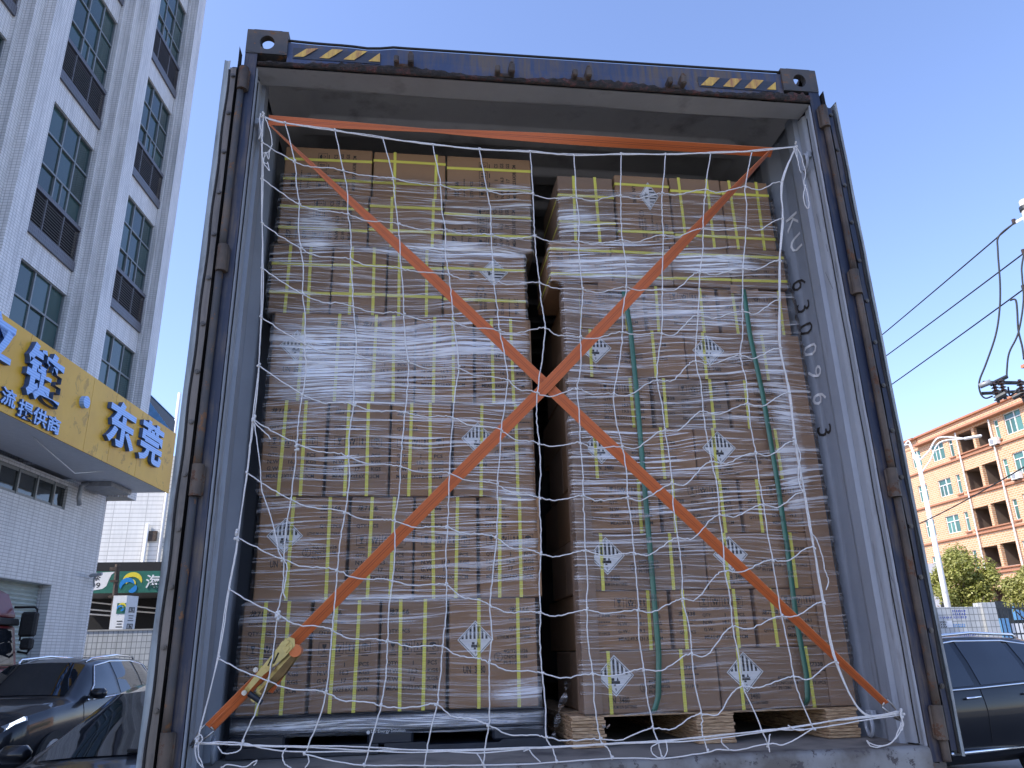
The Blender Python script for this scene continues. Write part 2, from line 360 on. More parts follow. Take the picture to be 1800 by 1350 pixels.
M['logo_blue'] = simple('logo_blue', (.02, .22, .58), .4, var=.05); M['logo_yellow'] = simple('logo_yellow', (.72, .60, .05), .4, var=.05)
def carpaint(name, c):
    t = NT(name); t.col(c); t.set(Roughness=.35, Coat_Weight=.6, Coat_Roughness=.02); t.b.inputs['Specular IOR Level'].default_value = .2; return t.m
M['car_black'] = carpaint('black_car_paint', (.006, .007, .010)); M['car_red'] = simple('red_cab_paint', (.13, .010, .013), .45, coat=.2, var=.1)
M['chrome'] = simple('chrome', (.80, .81, .83), .12, 1, var=.05); M['tyre'] = simple('tyre', (.02, .02, .02), .85)
t = NT('headlight_glow'); t.col((.8, .85, .9)); t.b.inputs['Emission Color'].default_value = (.85, .93, 1, 1); t.set(Emission_Strength=1.6, Roughness=.1); M['headlight'] = t.m
M['lens'] = simple('clear_lens', (.30, .32, .34), .08, .3, var=.3, scale=30)
M['pole_concrete'] = simple('pole_concrete', (.50, .47, .42), .8, var=.1); M['lamp_white'] = simple('lamp_white', (.80, .80, .79), .5, var=.04)
M['cable'] = simple('black_cable', (.02, .022, .025), .6); M['iron'] = simple('dark_iron', (.045, .05, .055), .5, .5)
M['ceramic'] = simple('brown_insulator', (.05, .03, .025), .25)
M['bark'] = simple('bark', (.11, .085, .06), .9, scale=12, bump=.5)
def leaf(name, a, b):
    t = NT(name); g = t.n('NewGeometry').outputs['Random Per Island']; k = t.ramp(g, [(0, a), (.55, tuple((x+y)/2 for x, y in zip(a, b))), (1, b)]); t.col(k); t.set(Roughness=.45)
    tl = t.n('BsdfTranslucent', {'Color': k}).outputs[0]; mx = t.n('MixShader', {0: .38, 1: t.b.outputs[0], 2: tl}).outputs[0]
    t.lk(mx, t.t.nodes['Material Output'].inputs[0]); return t.m
M['leaf'] = leaf('leaf', (.22, .25, .05), (.50, .48, .16)); M['leaf2'] = leaf('leaf_yellowish', (.24, .26, .055), (.50, .47, .17))
M['navy_print'] = simple('navy_print', (.04, .07, .33), .6, var=.1); M['ac_white'] = simple('ac_white', (.70, .70, .68), .5)
M['skin'] = simple('skin', (.35, .2, .14), .5)
# ================================================================== ground
g = MB(); g.quad((-600, -300, GZ), (600, -300, GZ), (600, 900, GZ), (-600, 900, GZ)); struct(g.build('ground', M['asphalt']))

# ================================================================== shipping container
W2, HT, FZ = 1.219, 2.896, .160
LEN = 6.0
ct = thing('shipping_container', 'dark blue shipping container with grey inside, its rear doors folded open', 'container', (0, 0, 0))
# corner castings with their oval hole (ring of quads round an octagonal hole)
def casting(x0, x1, z0, z1, y0, y1, parent):
    b = MB(); cx, cz = (x0+x1)/2, (z0+z1)/2 - .003; n = 24; hw, hh = .029, .034
    out = []; inn = []; mid = []
    for i in range(n):
        a = 2*math.pi*i/n; dx, dz = math.cos(a), math.sin(a)
        k = min((x1-x0)/2/abs(dx) if abs(dx) > 1e-6 else 9, (z1-z0)/2/abs(dz) if abs(dz) > 1e-6 else 9)
        rr = .94 if abs(abs(dx)-abs(dz)) < .35 else 1
        out.append((cx+dx*k*rr, y0, cz+.003+dz*k*rr)); inn.append((cx+dx*hw, y0, cz+dz*hh)); mid.append((cx+dx*hw*1.02, y0+.035, cz+dz*hh*1.02))
    bi = [(x, y0+.03, z) for x, _, z in inn]
    for i in range(n):
        j = (i+1) % n; b.quad(out[i], out[j], inn[j], inn[i]); b.quad(inn[i], inn[j], bi[j], bi[i])
    yb = y0+.03; cy = (y0+y1)/2; rx, ry = .038, .06; T = []; Tb = []; O = []
    for i in range(n):          # top plate with its long hole, so daylight comes down through the casting
        a = 2*math.pi*i/n; dx, dy = math.cos(a), math.sin(a); k = min((x1-x0)/2/abs(dx) if abs(dx) > 1e-6 else 9, (y1-y0)/2/abs(dy) if abs(dy) > 1e-6 else 9)
        O.append((cx+dx*k, cy+dy*k, z1)); T.append((cx+dx*rx, cy+dy*ry, z1)); Tb.append((cx+dx*rx, cy+dy*ry, z1-.022))
    for i in range(n): j = (i+1) % n; b.quad(O[i], O[j], T[j], T[i]); b.quad(T[i], T[j], Tb[j], Tb[i])
    b.box(x0, x0+.022, y0+.001, y1, z0, z1-.0005); b.box(x1-.022, x1, y0+.001, y1, z0, z1-.0005); b.box(x0+.022, x1-.022, y0+.001, y1, z0, z0+.022); b.box(x0+.022, x1-.022, y1-.02, y1-.0005, z0+.022, z1-.0005)
    o = b.build('corner_casting', M['casting'], parent)
    return o
for s in (-1, 1):
    for z0, z1 in ((HT-.118, HT), (0, .118)):
        casting(min(s*W2, s*(W2-.162)), max(s*W2, s*(W2-.162)), z0, z1, -.004, .174, ct)
# corner posts: blue front strip and grey reveal
for s in (-1, 1):
    b = MB(); zs = [.118+i*(HT-.236)/24 for i in range(25)]
    xs = (s*W2, s*1.172)
    for i in range(24):
        b.box(min(xs), max(xs), .0, .006, zs[i], zs[i+1])
    b.box(min(s*W2, s*(W2-.008)), max(s*W2, s*(W2-.008)), .006, .16, .118, HT-.118)
    b.build('post_front', M['blue_paint'], ct)
    b = MB(); rnd = random.Random(3+s)
    # painted reveal: a slightly dented sheet with a rolled lip
    def rev(u, v, s=s):
        y = .004+u*.118; x = 1.171+(.012*math.exp(-((u-.55)/.09)**2)) - .006*math.exp(-((u-.08)/.06)**2)
        return (s*x, y, .166+v*(2.712-.166))
    b.grid(rev, 20, 40); b.build('post_reveal', M['grey_paint'], ct, smooth=True)
    # seam line of sealant along the reveal
    b = MB(); b.tube([(s*1.1685, .045+.002*math.sin(i*1.7), .17+i*.1) for i in range(26)], .0022, 5); b.build('sealant_bead', M['gasket'], ct)
    # flaked paint edge: dark rust chips along the front edge of the reveal
    b = MB(); zz = .3
    while zz < 2.65:
        zz += rnd.uniform(.05, .32); k = rnd.uniform(.012, .05); n = rnd.randint(5, 8)
        if zz+2*k > 2.66: break
        pts = [(s*1.1695, .0045+abs(math.sin(math.pi*i/(n-1)))*rnd.uniform(.004, .016), zz+k*i/(n-1)*2) for i in range(n)] + [(s*1.1695, .0035, zz+2*k), (s*1.1695, .0035, zz)]
        b.poly(pts if s < 0 else pts[::-1])
    b.build('rust_chips', M['rust'], ct)
# header
b = MB(); xs = [-1.057+i*2.114/40 for i in range(41)]; rr = random.Random(5)
def hz_top(x): return 2.858+.022*(x+1.05)/2.1 + (.006*math.sin(x*9) if x < -.6 else 0) + (-.012*math.exp(-((x+.72)/.07)**2))
prof = lambda x: [(x, .016, hz_top(x)), (x, .006, hz_top(x)-.012), (x, .008, 2.80+.003*math.sin(x*5)), (x, .0, 2.745), (x, -.002, 2.722)]
for i in range(40):
    p, q = prof(xs[i]), prof(xs[i+1])
    for k in range(4): b.quad(p[k+1], q[k+1], q[k], p[k])
    b.quad(p[0], q[0], (q[0][0], .14, q[0][2]), (p[0][0], .14, p[0][2]))
b.build('header_beam', M['blue_header'], ct, smooth=True, ang=40)
b = MB(); b.tube([(x, .008, hz_top(x)+.002) for x in xs], .006, 6); b.build('header_lip', M['gasket'], ct, smooth=True)
b = MB(); b.grid(lambda u, v: (-1.172+2.344*u, .002+v*.105, 2.713 + .004*math.sin(u*14)*v), 40, 6); b.build('header_soffit', M['roof_grey'], ct, smooth=True)
b = MB(); rr = random.Random(11)
def gk(u, v):
    x = -1.165+2.33*u; th = .017+.008*math.sin(x*7)+.006*rr.random()
    a = v*math.pi
    return (x, -.004-.010*math.sin(a)-.004*rr.random()*math.sin(a), 2.716+ (1-math.cos(a))*th*(.6+.5*rr.random()*math.sin(a)))
b.grid(gk, 150, 6); b.build('torn_gasket', M['torn'], ct)
# hazard decals: dark field and yellow bars on the header face
def onh(px, py, off=-.0015): return at(px, py, y=.003+off)
def hdr(x, z, off):   # point proud of the sloping header face
    y = .006+(.002)*(2.845-z)/.045 if z > 2.80 else .008*(z-2.745)/.055
    return (x, y-off, z)
L4 = lambda pts: [(400+x/4, 30+y/4) for x, y in pts]; R4 = lambda pts: [(850+x/2.769, 50+y/2.769) for x, y in pts]
decs = [L4([(465, 283), (535, 285), (640, 222), (555, 225)]), L4([(645, 293), (715, 297), (815, 233), (735, 228)]), L4([(815, 303), (890, 308), (985, 243), (905, 238)]), L4([(990, 315), (1072, 320), (1072, 255)]),
        R4([(1055, 280), (1110, 283), (1150, 242), (1098, 238)]), R4([(1163, 285), (1215, 290), (1257, 247), (1203, 244)]), R4([(1268, 293), (1322, 297), (1362, 254), (1310, 250)]), R4([(1375, 300), (1422, 302), (1420, 262)])]
fl = []
for x0, x1 in ((-1.035, -.684), (.672, 1.03)):
    b = MB(); b.grid(lambda u, v: hdr(x0+(x1-x0)*u, 2.768+.056*v, .003), 6, 4); fl.append(b.build('decal_field', M['dark_decal'], ct))
for i, d in enumerate(decs):
    b = MB(); b.poly([hdr(p.x, p.z, .0055) for p in [at(q[0], q[1], y=.004) for q in d]]); b.build('warning_bar', M['yellow_decal'], fl[i//4])
# lock keepers on the header
for px, py in ((710, 108), (887, 125), (1022, 132), (1188, 145)):
    p = at(px, py, y=-.02); b = MB(); x, z = p.x, p.z
    b.box(x-.038, x+.038, -.018, .008, z-.024, z-.006, c=.004); b.box(x-.040, x-.020, -.045, .006, z-.022, z+.012, c=.005); b.box(x+.016, x+.040, -.05, .006, z-.022, z+.022, c=.005)
    b.box(x+.020, x+.036, -.046, .002, z+.020, z+.036, c=.005)
    b.build('lock_keeper', M['rust'], ct)
# hinges: lugs on the post, pin rods between them, doors folded back along the sides
HZ = (2.635, 1.843, 1.035, .237)
for s in (-1, 1):
    for z in HZ:
        b = MB(); b.tube([(s*1.212, -.016, z-.052), (s*1.212, -.016, z+.052)], .0195, 12); b.box(min(s*1.19, s*1.228), max(s*1.19, s*1.228), -.012, .0, z-.05, z+.05, c=.004)
        b.build('hinge_lug', M['rust'], ct, smooth=True, ang=40)
    for z0, z1 in ((HZ[1]+.052, HZ[0]-.054), (HZ[2]+.052, HZ[1]-.054), (HZ[3]+.052, HZ[2]-.054), (.12, HZ[3]-.054)):
        b = MB(); pts = [(s*1.218, -.012, z0+(z1-z0)*i/8) for i in range(9)]; b.tube(pts, .0135, 8); b.build('hinge_blade', M['rust'] if s > 0 else M['casting'], ct, smooth=True)
    # the door leaf: lies along the container side, hinge edge towards us
    dr = part('door', M['blue_paint'], ct, (min(s*1.236, s*1.276), max(s*1.236, s*1.276), .03, 1.18, .14, 2.735), c=.006)
    b = MB(); b.grid(lambda u, v: (s*((1.273 if s < 0 else 1.286)+(.022 if s < 0 else .010)*u), .004+.004*math.sin(u*3.1)+.002*math.sin(v*40+s), .13+v*(2.61 if s < 0 else 2.60)), 4, 60); 
    b.grid(lambda u, v: (s*((1.295 if s < 0 else 1.296)-.004*u), .004+u*.05, .13+v*2.61), 2, 30); b.build('edge_channel', M['door_edge'], dr, smooth=True, ang=50)
    b = MB(); b.box(min(s*1.246, s*1.270), max(s*1.246, s*1.270), .0, .03, .15, 2.70); b.build('gasket_strip', M['tan_strip'] if s < 0 else M['blue_paint'], dr)
    b = MB(); b.tube([(s*(1.2715+.002*math.sin(i*.9)), .0, .14+i*.052) for i in range(50)], .0048, 6); b.build('gasket_bead', M['gasket'], dr, smooth=True)
    b = MB(); b.grid(lambda u, v: (s*(1.2375+.003*math.sin(v*30)), -.012+u*.05-(.02*v**8 if s < 0 else 0), .12+v*2.66), 3, 40); b.build('gasket_lip', M['gasket'], dr, smooth=True)
    part('gap_strip', M['gasket'], dr, (min(s*1.228, s*1.245), max(s*1.228, s*1.245), .014, .03, .13, 2.72))  # black strip added to darken the gap between hinge and door
    for i in range(15):
        z = 2.66-i*.178
        if z < .2: break
        b = MB(); b.tube([(s*1.256, -.001, z), (s*1.256, -.006, z)], .0085, 10); b.tube([(s*1.256, -.006, z), (s*1.256, -.008, z)], .005, 6); b.build('bolt', M['bolt'], dr)
# inner side walls: corrugated, with painted number on the right one
def wallx(y):
    t = ((y-.135) % .278)/.278
    if y < .135: return 1.176
    return 1.160 if t < .26 else 1.160+.034*(t-.26)/.22 if t < .48 else 1.194 if t < .76 else 1.194-.034*(t-.76)/.24
for s in (-1, 1):
    b = MB(); ys = [.12+LEN*i/520 for i in range(521)]
    for i in range(520):
        a, c = ys[i], ys[i+1]
        b.quad((s*wallx(a), a, FZ), (s*wallx(c), c, FZ), (s*wallx(c), c, 2.84), (s*wallx(a), a, 2.84))
    b.build('side_wall', M['grey_inner'], ct, smooth=True, ang=50)
    part('outer_wall', M['blue_paint'], ct, (min(s*1.198, s*1.215), max(s*1.198, s*1.215), .16, LEN, .12, 2.85))
b = MB()
def rf(u, v):
    x = -1.17+2.34*u; y = .107+(LEN-.1)*v; t = ((y-.2) % .31)/.31
    k = max(0, min(1, (t-.12)/.09))*max(0, min(1, (.88-t)/.09)); e = max(0, min(1, (1.06-abs(x))/.05)); k = k*k*(3-2*k); e = e*e*(3-2*e)
    edge = max(0, (abs(x)-1.08)/.09)
    return (x, y, 2.812+.040*k*e-.05*edge - (.05*max(0, (.16-y)/.06) if y < .16 else 0))
b.grid(rf, 110, 900); b.build('roof_panel', M['roof_grey'], ct, smooth=True)
part('roof_top', M['blue_paint'], ct, (-1.21, 1.21, .12, LEN, 2.853, 2.87))
part('front_wall', M['grey_inner'], ct, (-1.2, 1.2, LEN, LEN+.04, .12, 2.86))
fl = part('floor', M['floor'], ct, (-1.195, 1.195, .02, LEN, .10, FZ))
b = MB()
def sill(u, v):
    x = -1.17+2.34*u; P_ = [(.035, .1655), (.008, .1665), (-.004, .160), (-.008, .148), (-.010, .10), (-.010, .02), (.02, .0)]
    k = min(int(v*6), 5); f_ = v*6-k; y = P_[k][0]*(1-f_)+P_[k+1][0]*f_; z = P_[k][1]*(1-f_)+P_[k+1][1]*f_
    return (x, y+.002*math.sin(x*13), z-.003*max(0, math.sin(x*4.1+1)))
b.grid(sill, 60, 18); b.build('door_sill', M['sill'], ct, smooth=True)
part('sill_beam', M['blue_paint'], ct, (-1.2, 1.2, .03, .12, 0.005, .098))
for s in (-1, 1): part('bottom_rail', M['blue_paint'], ct, (min(s*1.15, s*1.215), max(s*1.15, s*1.215), .18, LEN, .0, .12))
for s, z in ((1, .205), (-1, .205), (1, 2.47), (-1, 2.47)):
    b = MB(); b.tube([(s*(1.150+.006*math.cos(a)), (.30 if z < 1 else .085)+.032*math.cos(a), z+.036*math.sin(a)) for a in [i*2*math.pi/16 for i in range(16)]], .007, 6, closed=True)
    b.box(min(s*1.155, s*1.176), max(s*1.155, s*1.176), (.30 if z < 1 else .085)-.02, (.30 if z < 1 else .085)+.02, z+.02, z+.05, c=.003); b.build('lashing_ring', M['grey_paint'], ct, smooth=True, ang=40)
# container number stencilled down the right inner wall: letters on the recessed bays
def wall_char(ch, px, py, hpx, mat):
    p = at(px, py, x=1.187); h = hpx
    b = MB()
    def fn(a, c, d, p=p):       # text runs down the wall: letter up = towards the door
        yy = p.y - c + h*.45; zz = p.z - a
        return (wallx(max(.13, yy))-.0025, yy, zz)
    put_text(b, ch, fn, 0, 0, h=h, bold=0, align='c'); return b
nb = [('K', 1392, 392), ('U', 1398, 428), ('6', 1405, 500), ('3', 1412, 540), ('0', 1417, 578), ('0', 1424, 615), ('9', 1432, 655), ('6', 1440, 700), ('3', 1449, 757)]
for i, (ch, px, py) in enumerate(nb):
    dark = i in (2, 3, 4, 8); wall_char(ch, px, py, .084, None).build('number_digit', M['ink'] if dark else M['white_sign'], ct)
# black scuffs and tape marks on the right reveal and wall
b = MB(); rr = random.Random(21)
for _ in range(26):
    y = rr.uniform(.012, .1); z = rr.uniform(.3, 2.6); L_ = rr.uniform(.02, .10); a = rr.uniform(-.9, .9)
    for s in (-1, 1):
        if rr.random() < .5: continue
        p0 = (s*1.1672, y, z); 
        b.poly([(s*1.1672, y, z), (s*1.1672, y+.0016, z), (s*1.1672, min(.118, y+.0016+L_*.4*a), z+L_), (s*1.1672, min(.117, y+L_*.4*a), z+L_)])
b.build('scuff_marks', M['gasket'], ct)
# trailer under the container (below the frame of the picture)
tr = thing('trailer_chassis', 'black steel trailer chassis carrying the container', 'trailer', (0, 0, GZ))
for s in (-1, 1): part('beam', M['iron'], tr, (min(s*.45, s*.57), max(s*.45, s*.57), .1, LEN, -.42, -.01))
part('crossbar', M['iron'], tr, (-1.15, 1.15, .02, .14, -.25, -.01)); part('rear_bumper', M['iron'], tr, (-1.15, 1.15, .0, .1, -.75, -.6)); part('bumper_stay', M['iron'], tr, (-.5, -.42, .02, .1, -.6, -.25), (.42, .5, .02, .1, -.6, -.25))
for y in (1.1, 2.4):
    for s in (-1, 1):
        b = MB(); b.tube([(s*.75, y, GZ+.5), (s*1.2, y, GZ+.5)], .5, 28); wh = b.build('wheel', M['tyre'], tr, smooth=True, ang=40)
        b = MB(); b.tube([(s*1.19, y, GZ+.5), (s*1.205, y, GZ+.5)], .26, 20); b.build('rim', M['grey_metal'], wh)

# ================================================================== cartons
LY, RY = .404, .3553
def icon_row(b, x0, z0, w, gap, fn):
    """fragile glass, hands, arrows up, umbrella: four framed handling marks"""
    for k in range(4):
        x = x0+k*(w+gap); t_ = w*.05
        def q(a0, a1, c0, c1): b.add([fn(x+a0*w, z0+c0*w, 0), fn(x+a1*w, z0+c0*w, 0), fn(x+a1*w, z0+c1*w, 0), fn(x+a0*w, z0+c1*w, 0)], [(0, 1, 2, 3)])
        def pg(pts): b.add([fn(x+a*w, z0+c*w, 0) for a, c in pts], [tuple(range(len(pts)))])
        q(0, 1, 0, .045); q(0, 1, .955, 1); q(0, .045, .045, .955); q(.955, 1, .045, .955)
        if k == 0: pg([(.3, .85), (.34, .6), (.45, .48), (.55, .48), (.66, .6), (.7, .85)]); q(.47, .53, .22, .5); q(.32, .68, .15, .22)
        elif k == 1: pg([(.36, .68), (.44, .82), (.56, .82), (.64, .68), (.56, .55), (.44, .55)]); pg([(.2, .75), (.28, .75), (.34, .5), (.46, .4), (.42, .16), (.3, .16), (.3, .36), (.2, .5)]); pg([(.8, .75), (.8, .5), (.7, .36), (.7, .16), (.58, .16), (.54, .4), (.66, .5), (.72, .75)])
        elif k == 2:
            for c in (.32, .68): pg([(c-.14, .6), (c+.14, .6), (c, .85)]); q(c-.06, c+.06, .2, .56)
        else: pg([(.15, .6), (.85, .6), (.75, .78), (.5, .87), (.25, .78)]); q(.47, .53, .25, .62); q(.47, .65, .18, .25); q(.25, .29, .3, .5); q(.72, .76, .3, .5)
        q(.2, .8, -.22, -.14)
def bars(b, x0, x1, z, h, fn, seed):
    rr = random.Random(seed); x = x0
    while x < x1:
        w_ = rr.uniform(.004, .012)
        b.add([fn(x, z, 0), fn(min(x+w_, x1), z, 0), fn(min(x+w_, x1), z+h, 0), fn(x, z+h, 0)], [(0, 1, 2, 3)]); x += w_+rr.uniform(.0015, .003)
def diamond(bs, bi, cx, cz, r, fn):
    """class 9 label: white field in bs, black bars and rim in bi"""
    bs.add([fn(cx-r, cz, 0), fn(cx, cz-r, 0), fn(cx+r, cz, 0), fn(cx, cz+r, 0)], [(0, 1, 2, 3)])
    fd = lambda a, c: fn(cx+a*r, cz+c*r, .0004)
    def pg(pts): bi.add([fd(*p) for p in pts], [tuple(range(len(pts)))])
    for a, c in (((-.93, 0), (0, .93)), ((0, .93), (.93, 0)), ((.93, 0), (0, -.93)), ((0, -.93), (-.93, 0))):
        k = .955; pg([a, c, (c[0]*k, c[1]*k), (a[0]*k, a[1]*k)])
    for i in range(7):
        x0 = -.77+i*.22; x1 = x0+.115
        if i % 1 == 0:
            t0, t1 = .86-abs(x0), .86-abs(x1); pg([(x0, .04), (x1, .04), (x1, max(.05, t1)), (x0, max(.05, t0))])
    pg([(-.24, -.26), (.24, -.26), (.24, -.4), (-.24, -.4)]); pg([(-.2, -.12), (-.05, -.12), (-.05, -.25), (-.2, -.25)]); pg([(.06, -.25), (.12, -.08), (.18, -.25)]); pg([(-.1, -.41), (.02, -.41), (.02, -.5), (-.1, -.5)])
    put_text(bi, '9', lambda a, c, d: fd(a, c), 0, -.76, h=.16, align='c')
def panel(kind, fn):
    b, ws, wi = MB(), MB(), MB()
    T = lambda s, x, z, h, w=None, bold=.006, al='l': put_text(b, s, fn, x, z, h=h, w=w, bold=bold+.014, align=al)
    if kind == 'q7':
        T('龙7166', .022, .328, .024, .078, .012); bars(b, .022, .115, .303, .004, fn, 4); T('QTY:1PCS', .022, .262, .0165, .082)
        icon_row(b, .024, .197, .040, .008, fn)
        for i, (a, c, d) in enumerate((('QTY:', '1', 'PCS'), ('N.W.:', '16.3', 'KGS'), ('G.W.:', '17', 'KGS'))):
            z = .152-i*.027; T(a, .024, z, .0155); T(c, .118, z, .0155, al='c'); T(d, .170, z, .0155)
        T('MEAS:33X23.6X38.2CM', .024, .069, .0155, .178)
    elif kind == 'u7':
        diamond(ws, wi, .098, .235, .068, fn); T('UN  3480', .052, .118, .026, .082, .0)
        T('龙7166', .225, .328, .024, .078, .012); bars(b, .225, .318, .303, .004, fn, 5); T('QTY:1PCS', .226, .262, .0165, .08); T('LITHIUM ION BATTERIES', .180, .236, .0125, .128, 0)
        ring(b, .183, .172, .0165, fn); T('U', .177, .173, .012); T('n', .178, .160, .009)
        for i, s_ in enumerate(('4G/Y23/S/26', 'CN/C530156', 'PI:910')): T(s_, .203, .186-i*.020, .0135, (.092, .09, .05)[i])
    elif kind == 'q3':
        T('龙7338', .022, .118, .019, .066, .012); bars(b, .022, .088, .100, .004, fn, 6); bars(b, .03, .075, .089, .003, fn, 9); T('QTY:1PCS', .022, .052, .0135, .062)
        icon_row(b, .108, .152, .036, .009, fn)
        for i, (a, c, d) in enumerate((('QTY:', '1', 'PCS'), ('N.W.:', '18.1', 'KGS'), ('G.W.:', '19.3', 'KGS'))):
            z = .113-i*.026; T(a, .116, z, .0135); T(c, .205, z, .0135, al='c'); T(d, .252, z, .0135)
        T('MEAS:49.5X31.5X21CM', .116, .033, .0135, .168)
    elif kind == 'u3':
        diamond(ws, wi, .100, .130, .072, fn); T('UN  3480', .070, .035, .021, .078, .0); T('LITHIUM ION BATTERIES', .070, .017, .011, .105, 0)
        ring(b, .205, .085, .015, fn); T('U', .200, .086, .011); T('n', .201, .075, .008)
        for i, s_ in enumerate(('4G/Y23/S/26', 'CN/C530156', 'PI:1280')): T(s_, .225, .100-i*.018, .0125, (.08, .08, .05)[i])
        T('龙7338', .345, .142, .019, .068, .012); bars(b, .345, .42, .125, .004, fn, 7); bars(b, .35, .40, .112, .003, fn, 8); T('QTY:1PCS', .346, .078, .0135, .068)
    return b, ws, wi
def ring(b, cx, cz, r, fn, n=20):
    for i in range(n):
        a, c = 2*math.pi*i/n, 2*math.pi*(i+1)/n
        b.add([fn(cx+r*math.cos(a), cz+r*math.sin(a), 0), fn(cx+r*math.cos(c), cz+r*math.sin(c), 0), fn(cx+r*.86*math.cos(c), cz+r*.86*math.sin(c), 0), fn(cx+r*.86*math.cos(a), cz+r*.86*math.sin(a), 0)], [(0, 1, 2, 3)])
PSZ = {'q7': (.236, .382), 'u7': (.33, .382), 'q3': (.315, .215), 'u3': (.495, .215)}
_pm = {}
def panel_meshes(kind, rot):
    if (kind, rot) in _pm: return _pm[(kind, rot)]
    w_, h_ = PSZ[kind]; off = -.0012
    fn = {0: lambda a, c, d: (a, off-d, c), 90: lambda a, c, d: (h_-c, off-d, a), -90: lambda a, c, d: (c, off-d, w_-a), 180: lambda a, c, d: (w_-a, off-d, h_-c)}[rot]
    b, ws, wi = panel(kind, fn); pm = b.mesh('print', M['ink']); lm = None
    if ws.v:
        ws.cur = 0; nb_ = len(ws.v); base = MB(); base.v = ws.v + wi.v; base.f = ws.f + [[i+nb_ for i in f] for f in wi.f]; base.m = [0]*len(ws.f)+[1]*len(wi.f)
        lm = base.mesh('hazard_label', [M['label_white'], M['ink']])
    _pm[(kind, rot)] = (pm, lm); return pm, lm
_bm = {}
def body_mesh(w_, d_, h_):
    k = (round(w_, 3), round(d_, 3), round(h_, 3))
    if k not in _bm:
        b = MB(); b.box(0, w_, 0, d_, 0, h_, c=.004); me = b.mesh('carton', M['kraft']); _bm[k] = me
    return _bm[k]
_sm = {}
def strap_mesh(L_, d_, vert):
    k = (round(L_, 3), round(d_, 3), vert)
    if k not in _sm:
        b = MB(); hw = .0062
        if vert: b.box(-hw, hw, -.0016, .002, -.0012, L_+.0012); b.box(-hw, hw, .002, d_, L_, L_+.0012)
        else: b.box(-.0012, L_+.0012, -.0024, .002, -hw, hw); b.box(-.0012, .0, .002, d_, -hw, hw)
        _sm[k] = b.mesh('strap', M['yellow'])
    return _sm[k]
ncart = 0
def carton(x0, x1, z0, z1, y, d_, label, group, face=None, rot=0, vs_=(), hs=(), tilt=0):
    global ncart; rr = random.Random(100+ncart); ncart += 1
    w_, h_ = x1-x0, z1-z0
    o = link('carton', body_mesh(w_, d_, h_)); tag(o, label, 'carton', group)
    o.location = (x0, y+rr.uniform(0, .005), z0); o.rotation_euler = (0, 0, rr.uniform(-.006, .006)+tilt)
    if face:
        pm, lm = panel_meshes(face, rot); pw, ph = PSZ[face]
        if rot in (90, -90): pw, ph = ph, pw
        for me in (pm, lm):
            if me:
                c = link(me.name.split('.')[0], me, o); c.scale = (w_/pw, 1, h_/ph)
    for v in vs_:
        c = link('strap', strap_mesh(h_, d_, True), o, loc=(w_*v, 0, 0)); c.rotation_euler = (0, rr.uniform(-.02, .02), 0)
    for h in hs:
        c = link('strap', strap_mesh(w_, d_, False), o, loc=(0, 0, h_*h)); c.rotation_euler = (0, rr.uniform(-.015, .012), 0)
    return o
ORD = ['leftmost', 'second from left', 'third from left', 'rightmost']
# left stack
z = .296; Lrows = ['bottom', 'second', 'third', 'fourth']
for r_ in range(4):
    kinds = ['q7', 'q7', 'q7', 'u7'] if r_ % 2 == 0 else ['u7', 'q7', 'q7', 'q7']
    x = (-1.115, -1.088, -1.10, -1.098)[r_]
    for i, k in enumerate(kinds):
        w_ = .236 if k == 'q7' else .325; gp = (.012, .008, .012, .004)[i]
        lab = f"kraft carton {'with striped hazard diamond' if k == 'u7' else 'printed with weights'}, {ORD[i]} in {Lrows[r_]} layer of left pallet"
        carton(x, x+w_, z+.002, z+.382, LY+(.004 if r_ % 2 else 0), .33 if k == 'q7' else .236, lab, 'cartons on the left pallet', k, 0, (.31, .66) if k == 'q7' else (.33, .78) if r_ % 2 == 0 else (.36, .80))
        x += w_+gp
    z += .384
xr = [[-1.135, -.88, -.648, -.408, -.045], [-1.118, -.735, -.408, -.012], [-1.117, -.728, -.397, -.004]]
zr = [(1.834, 2.155), (2.157, 2.405), (2.407, 2.648)]; nm = ['fifth', 'sixth', 'top']
for r_ in range(3):
    n = len(xr[r_])-1
    for i in range(n):
        x0, x1 = xr[r_][i]+.004, xr[r_][i+1]-.004
        face, rot, V, H_ = None, 0, (.36, .82), (.32, .80)
        if r_ == 0 and i == 3: face, rot, V, H_ = 'u7', -90, (), (.28, .74)
        elif r_ == 0: H_ = (.30, .72); V = ((.28, .66), (.35, .78), (.22, .72))[i]
        elif i != 1: face, rot, V, H_ = 'q7', 90, (), (.30, .72)
        else: V = (.30, .86)
        pos = ORD[i] if n == 4 else ['leftmost', 'middle', 'rightmost'][i]
        lab = f"kraft carton {'with sideways hazard diamond' if face == 'u7' else 'with print turned sideways' if face else 'plain with crossed yellow straps'}, {pos} in {nm[r_]} layer of left pallet"
        carton(x0, x1, zr[r_][0], zr[r_][1], LY+.006*r_+(.02 if r_ == 0 else 0), .24, lab, 'cartons on the left pallet', face, rot, V, H_)
